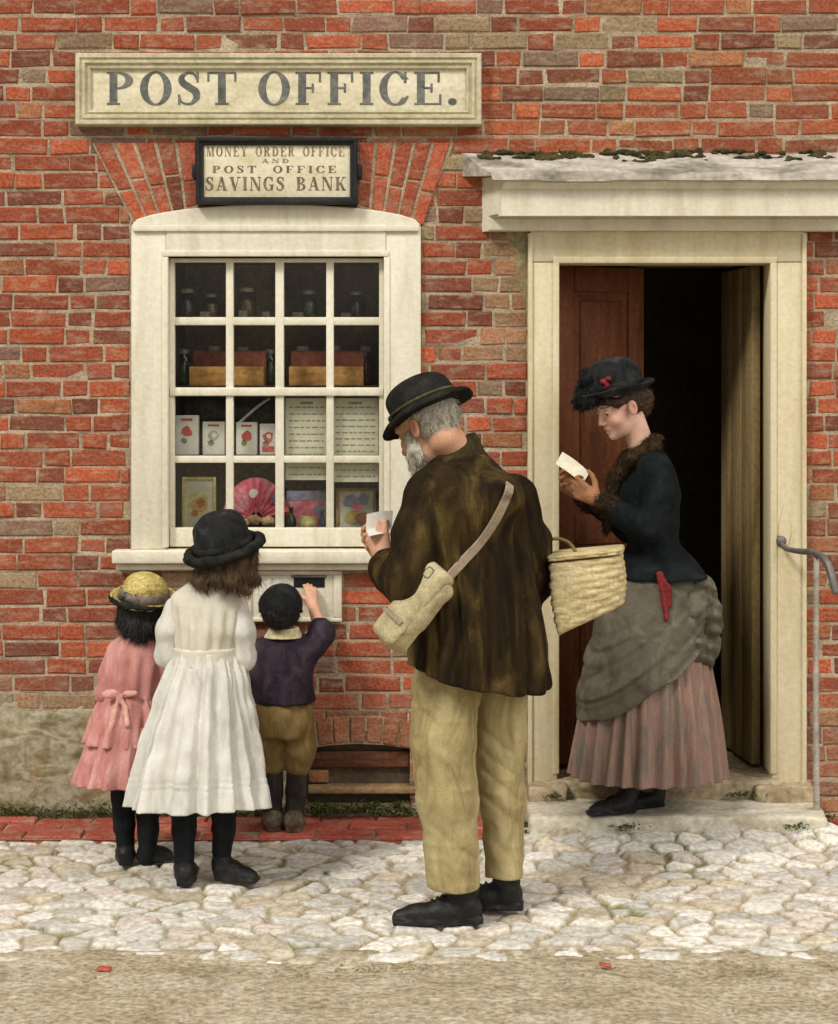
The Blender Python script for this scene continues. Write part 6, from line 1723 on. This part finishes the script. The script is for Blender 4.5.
pbod = loft([(zp(632), XP(139), YP, .046, .044, prot), (zp(639), XP(139), YP, .078, .058, prot), (zp(652), XP(139), YP, .104, .078, prot), (zp(675), XP(137), YP, .106, .088, prot), (zp(702), XP(135), YP, .100, .090, prot)], fold=lambda th, z, P: .005 * np.cos(12 * th) * np.clip((zp(645) - z) / .06, 0, 1) + .004 * vnoise(P, (18, 18, 20), 111), amp=.014, kcap=.01)
psl1 = disp(chain([psL, pp(112, 675), peL, pp(115, 706, .08), pwL], [.044, .045, .043, .036, .026], .02), gsn, .01)
psl2 = disp(chain([psR, pp(168, 677), peR, pp(166, 708, .08), pwR], [.044, .045, .043, .036, .026], .02), gsn, .01)
pbody = U(.012, phead, cap(phc + pR @ A(0, -.02, -.05), pneck, .034, .04), phL, phR, chain([pl1, pa1], [.030, .024]), chain([pl2, pa2], [.030, .024]),
          clad(U(.012, chain([pneck, pp(136, 690), pp(132, 740)], [.045, .08, .08], .03), cap(psL, psR, .03),
          chain([psL, peL, pwL], [.03, .025, .018]), chain([psR, peR, pwR], [.03, .025, .018]), chain([pp(126, 740), pl1], [.05, .030]), chain([pp(146, 740), pl2], [.05, .030])), [pbod, psl1, psl2, cap(psL, psR, .036), cap(pp(134, 720), pp(134, 800), .11)]))
solid('body', pbody, .0032, [M_skin_kid, M_eye, M_iris, M_brow], pink, pb, pick=head_pick(pR, phc, PS), flush=head_flush(pR, phc, PS))
solid('bodice', U(.02, pbod, psl1, psl2, cap(psL + A(.01, 0, .01), psR + A(-.01, 0, .01), .034)), .0038, M_pink, pink, pb)
ps1 = skirt_n([(zp(692), XP(135), YP, .104, .094, prot), (zp(708), XP(134), YP, .130, .112, prot), (zp(745), XP(131), YP, .152, .135, prot)], 13, .015, 115, zp(695), zp(745), zp(741), zp(725), t=9)
ps2 = skirt_n([(zp(722), XP(133), YP, .130, .115, prot), (zp(740), XP(131), YP, .148, .130, prot), (zp(765), XP(128), YP, .168, .146, prot), (zp(792), XP(125), YP, .186, .160, prot)], 17, .015, 125, zp(725), zp(786), zp(781), zp(755), rough=.02, t=9)
solid('overskirt', ps1, .0040, M_pink, pink, pb)
solid('frill', ps2, .0040, M_pink, pink, pb)
bq = []
for (x, y) in ((119, 698), (132, 702), (106, 712), (128, 716)):
    p, n_ = march(U(.01, ps1, pbod), EYEP, facing(x, y), 4); bq.append((p, n_))
bc, bn = march(U(.01, ps1, pbod), EYEP, facing(120, 697), 4)
bow = U(.006, ell(bc + bn * .010, (.012, .010, .011)), ell(bc + bn * .014 + A(-.034, 0, .006), (.030, .010, .014)), ell(bc + bn * .014 + A(.032, 0, .008), (.028, .010, .013)),
        chain([bc + bn * .008, bc + bn * .016 + A(-.02, -.004, -.05), bc + bn * .02 + A(-.034, -.014, -.115)], [.008, .011, .010], .004), chain([bc + bn * .008, bc + bn * .014 + A(.016, -.004, -.045), bc + bn * .02 + A(.024, -.012, -.10)], [.008, .011, .010], .004))
solid('sash_bow', disp(bow, lambda P: .003 * vnoise(P, (40, 40, 40), 117), .004), .003, M_pink2, pink, pb)
solid('stocking', leg_stock([pl1 + A(0, 0, .08), pl1, pp(124, 825), pa1], [.043, .041, .037, .029], 3), .0038, M_stock, pink, pb)
solid('stocking', leg_stock([pl2 + A(0, 0, .08), pl2, pp(148, 830, -.01), pa2], [.043, .041, .037, .029], 4), .0038, M_stock, pink, pb)
shoe('boot', pp(126, 0, -.05), pp(123, 0, .115), 0.0, M_boot, pink, pb, w=.033, h=.056, ankle=pa1 + A(0, 0, -.02), ar=.031)
shoe('boot', pp(141, 0, -.015), pp(172, 0, .045), 0.0, M_boot, pink, pb, w=.033, h=.056, ankle=pa2 + A(0, 0, -.03), ar=.031)

# boy posting a letter
YB = -.20
def pq(px, py, d=0.0): return A(*at(px, py, YB + d))
qb = pq(284, 832); qb[2] = .006
boy = empty('person', qb, 'small boy in a plum jacket and dark cap reaching up to the letter box', 'person')
zq = lambda py: pq(285, py)[2]
XQ = lambda px: pq(px, 650)[0]
qf = nrm(A(.20, .95, .22)); qR = frame(qf, A(0, -.1, 1)); qhc = pq(282, 611, -.005); QS = .80
qhead = xf(head_node(child=True), qR, qhc, QS)
qneck = pq(284, 636)
qsL, qsR = pq(265, 652), pq(306, 652)
qeL, qeR = pq(259, 688, .03), pq(322, 634, .02)
qwL, qwR = pq(272, 692, .12), pq(312, 603, .125)
qhL = hand_node(qwL, A(.5, .6, .2), A(.4, .1, .7), -1, .62); qhR = hand_node(qwR, A(-.12, .45, .85), A(-.2, .8, -.45), 1, .62, curl=(35, 45, 30), thumb=.2)
ql1, ql2 = pq(272, 770, .0), pq(297, 770, .0)
qa1, qa2 = pq(273, 818, -.01), pq(293, 819, -.01)
qhair = xf(sub(ell((0, -.014, .026), (.086, .106, .094)), half((0, -1, .45), (0, .045, .01)), .012), qR, qhc, QS * 1.10)
qhair = sub(qhair, xf(U(.01, ell((.085, -.004, -.012), (.018, .024, .034)), ell((-.085, -.004, -.012), (.018, .024, .034))), qR, qhc, QS), .006)
solid('hair', disp(qhair, lambda P: strands(P, (38, 38, 38), .0025, 45), .009), .0034, M_hairblk, boy, qb, fuzz=(6000, .022, .0015, (.25, -.1, -1), .10))
colq = loft([(zq(627), XQ(284), YB - .005, .056, .052, 0), (zq(632), XQ(284), YB - .006, .064, .058, 0), (zq(637), XQ(284), YB - .008, .076, .066, 0)], fold=lambda th, z, P: .003 * vnoise(P, (24, 24, 24), 121), amp=.01)
colq = Node(lambda P, f=colq.f: np.maximum(f(P), -(f(P) + .010)), colq.lo, colq.hi)
jq = loft([(zq(632), XQ(284), YB, .052, .048, 0), (zq(640), XQ(285), YB, .090, .062, 0), (zq(655), XQ(285), YB, .112, .080, 0), (zq(680), XQ(283), YB, .110, .092, 0), (zq(702), XQ(283), YB, .116, .098, 0)], fold=lambda th, z, P: .006 * vnoise(P, (15, 15, 12), 123) + .003 * np.cos(9 * th) * np.clip((zq(670) - z) / .1, 0, 1), amp=.016, kcap=.012)
q1 = disp(chain([qsL, pq(258, 670, .0), qeL, qwL - A(.01, .02, 0)], [.046, .044, .042, .032], .02), gsn, .01)
q2 = disp(chain([qsR, pq(314, 645, .0), qeR, qeR + (qwR - qeR) * .22], [.047, .046, .044, .036], .02), gsn, .01)
jqn = U(.022, jq, q1, q2, cap(qsL, qsR, .040))
jb = solid('jacket', jqn, .0036, M_plum, boy, qb)
M_bstock = mat('brown_grey_stocking', [(0.014, 0.012, 0.011), (0.034, 0.028, 0.025), (0.06, 0.05, 0.044)], sc=(24, 24, 9), rough=.85, bump=.3, bsc=200)
M_cap = mat('dark_cloth_cap', [(0.004, 0.005, 0.006), (0.010, 0.011, 0.012), (0.024, 0.026, 0.028)], sc=(14, 14, 14), rough=.75, bump=.25, bsc=180)
cpn = U(.006, sub(ell((0, -.016, .034), (.098, .116, .098)), half((0, .25, 1), (0, -.01, .004)), .008), ell((0, -.016, .006), (.100, .118, .012), frame((0, 1, -.25), (0, 0, 1))))
cpn = xf(cpn, qR, qhc, QS * 1.02)
solid('cap', disp(cpn, lambda P: .003 * vnoise(P, (24, 24, 24), 47), .004), .0034, M_cap, boy, qb)
solid('collar', colq, .0032, mat('cream_collar', [(0.46, 0.40, 0.22), (0.64, 0.59, 0.40)], sc=(20, 20, 20), bump=.2), jb, qb)
brs = lambda P: .006 * vnoise(P, (15, 15, 12), 131) + .004 * vnoise(P, (34, 34, 24), 132)
br = U(.015, loft([(zq(699), XQ(284), YB, .102, .086, 0), (zq(715), XQ(284), YB, .108, .098, 0), (zq(735), XQ(284), YB, .104, .098, 0)], kcap=.02),
       chain([pq(273, 728), pq(272, 748), pq(273, 763)], [.066, .062, .050], .02), chain([pq(297, 728), pq(299, 748), pq(297, 764)], [.066, .062, .050], .02))
qbody = U(.012, qhead, cap(qhc + qR @ A(0, -.02, -.05), qneck, .036, .042), qhL, qhR, cap(qwR, qeR + (qwR - qeR) * .15, .0205, .026), chain([ql1, qa1], [.030, .025]), chain([ql2, qa2], [.030, .025]),
          clad(U(.012, chain([qneck, pq(285, 680), pq(285, 715)], [.045, .08, .085], .03), cap(qsL, qsR, .03),
          chain([qsL, qeL, qwL], [.03, .025, .019]), chain([qsR, qeR, qwR], [.03, .027, .0205]), chain([pq(274, 720), ql1], [.052, .031]), chain([pq(296, 720), ql2], [.052, .031])), [jqn, br]))
solid('body', qbody, .0030, [M_skin_kid, M_eye, M_iris, M_brow], boy, qb, pick=head_pick(qR, qhc, QS), flush=head_flush(qR, qhc, QS))
solid('breeches', disp(br, brs, .01), .0038, M_brch, boy, qb)
solid('stocking', leg_stock([ql1, pq(272, 790), qa1], [.040, .041, .032], 5), .0036, M_bstock, boy, qb)
solid('stocking', leg_stock([ql2, pq(297, 790), qa2], [.040, .041, .032], 6), .0036, M_bstock, boy, qb)
shoe('boot', pq(274, 0, -.055), pq(270, 0, .09), .006, M_brboot, boy, qb, w=.037, h=.066, ankle=qa1, ar=.036)
shoe('boot', pq(293, 0, -.065), pq(297, 0, .08), .006, M_brboot, boy, qb, w=.037, h=.066, ankle=qa2, ar=.036)
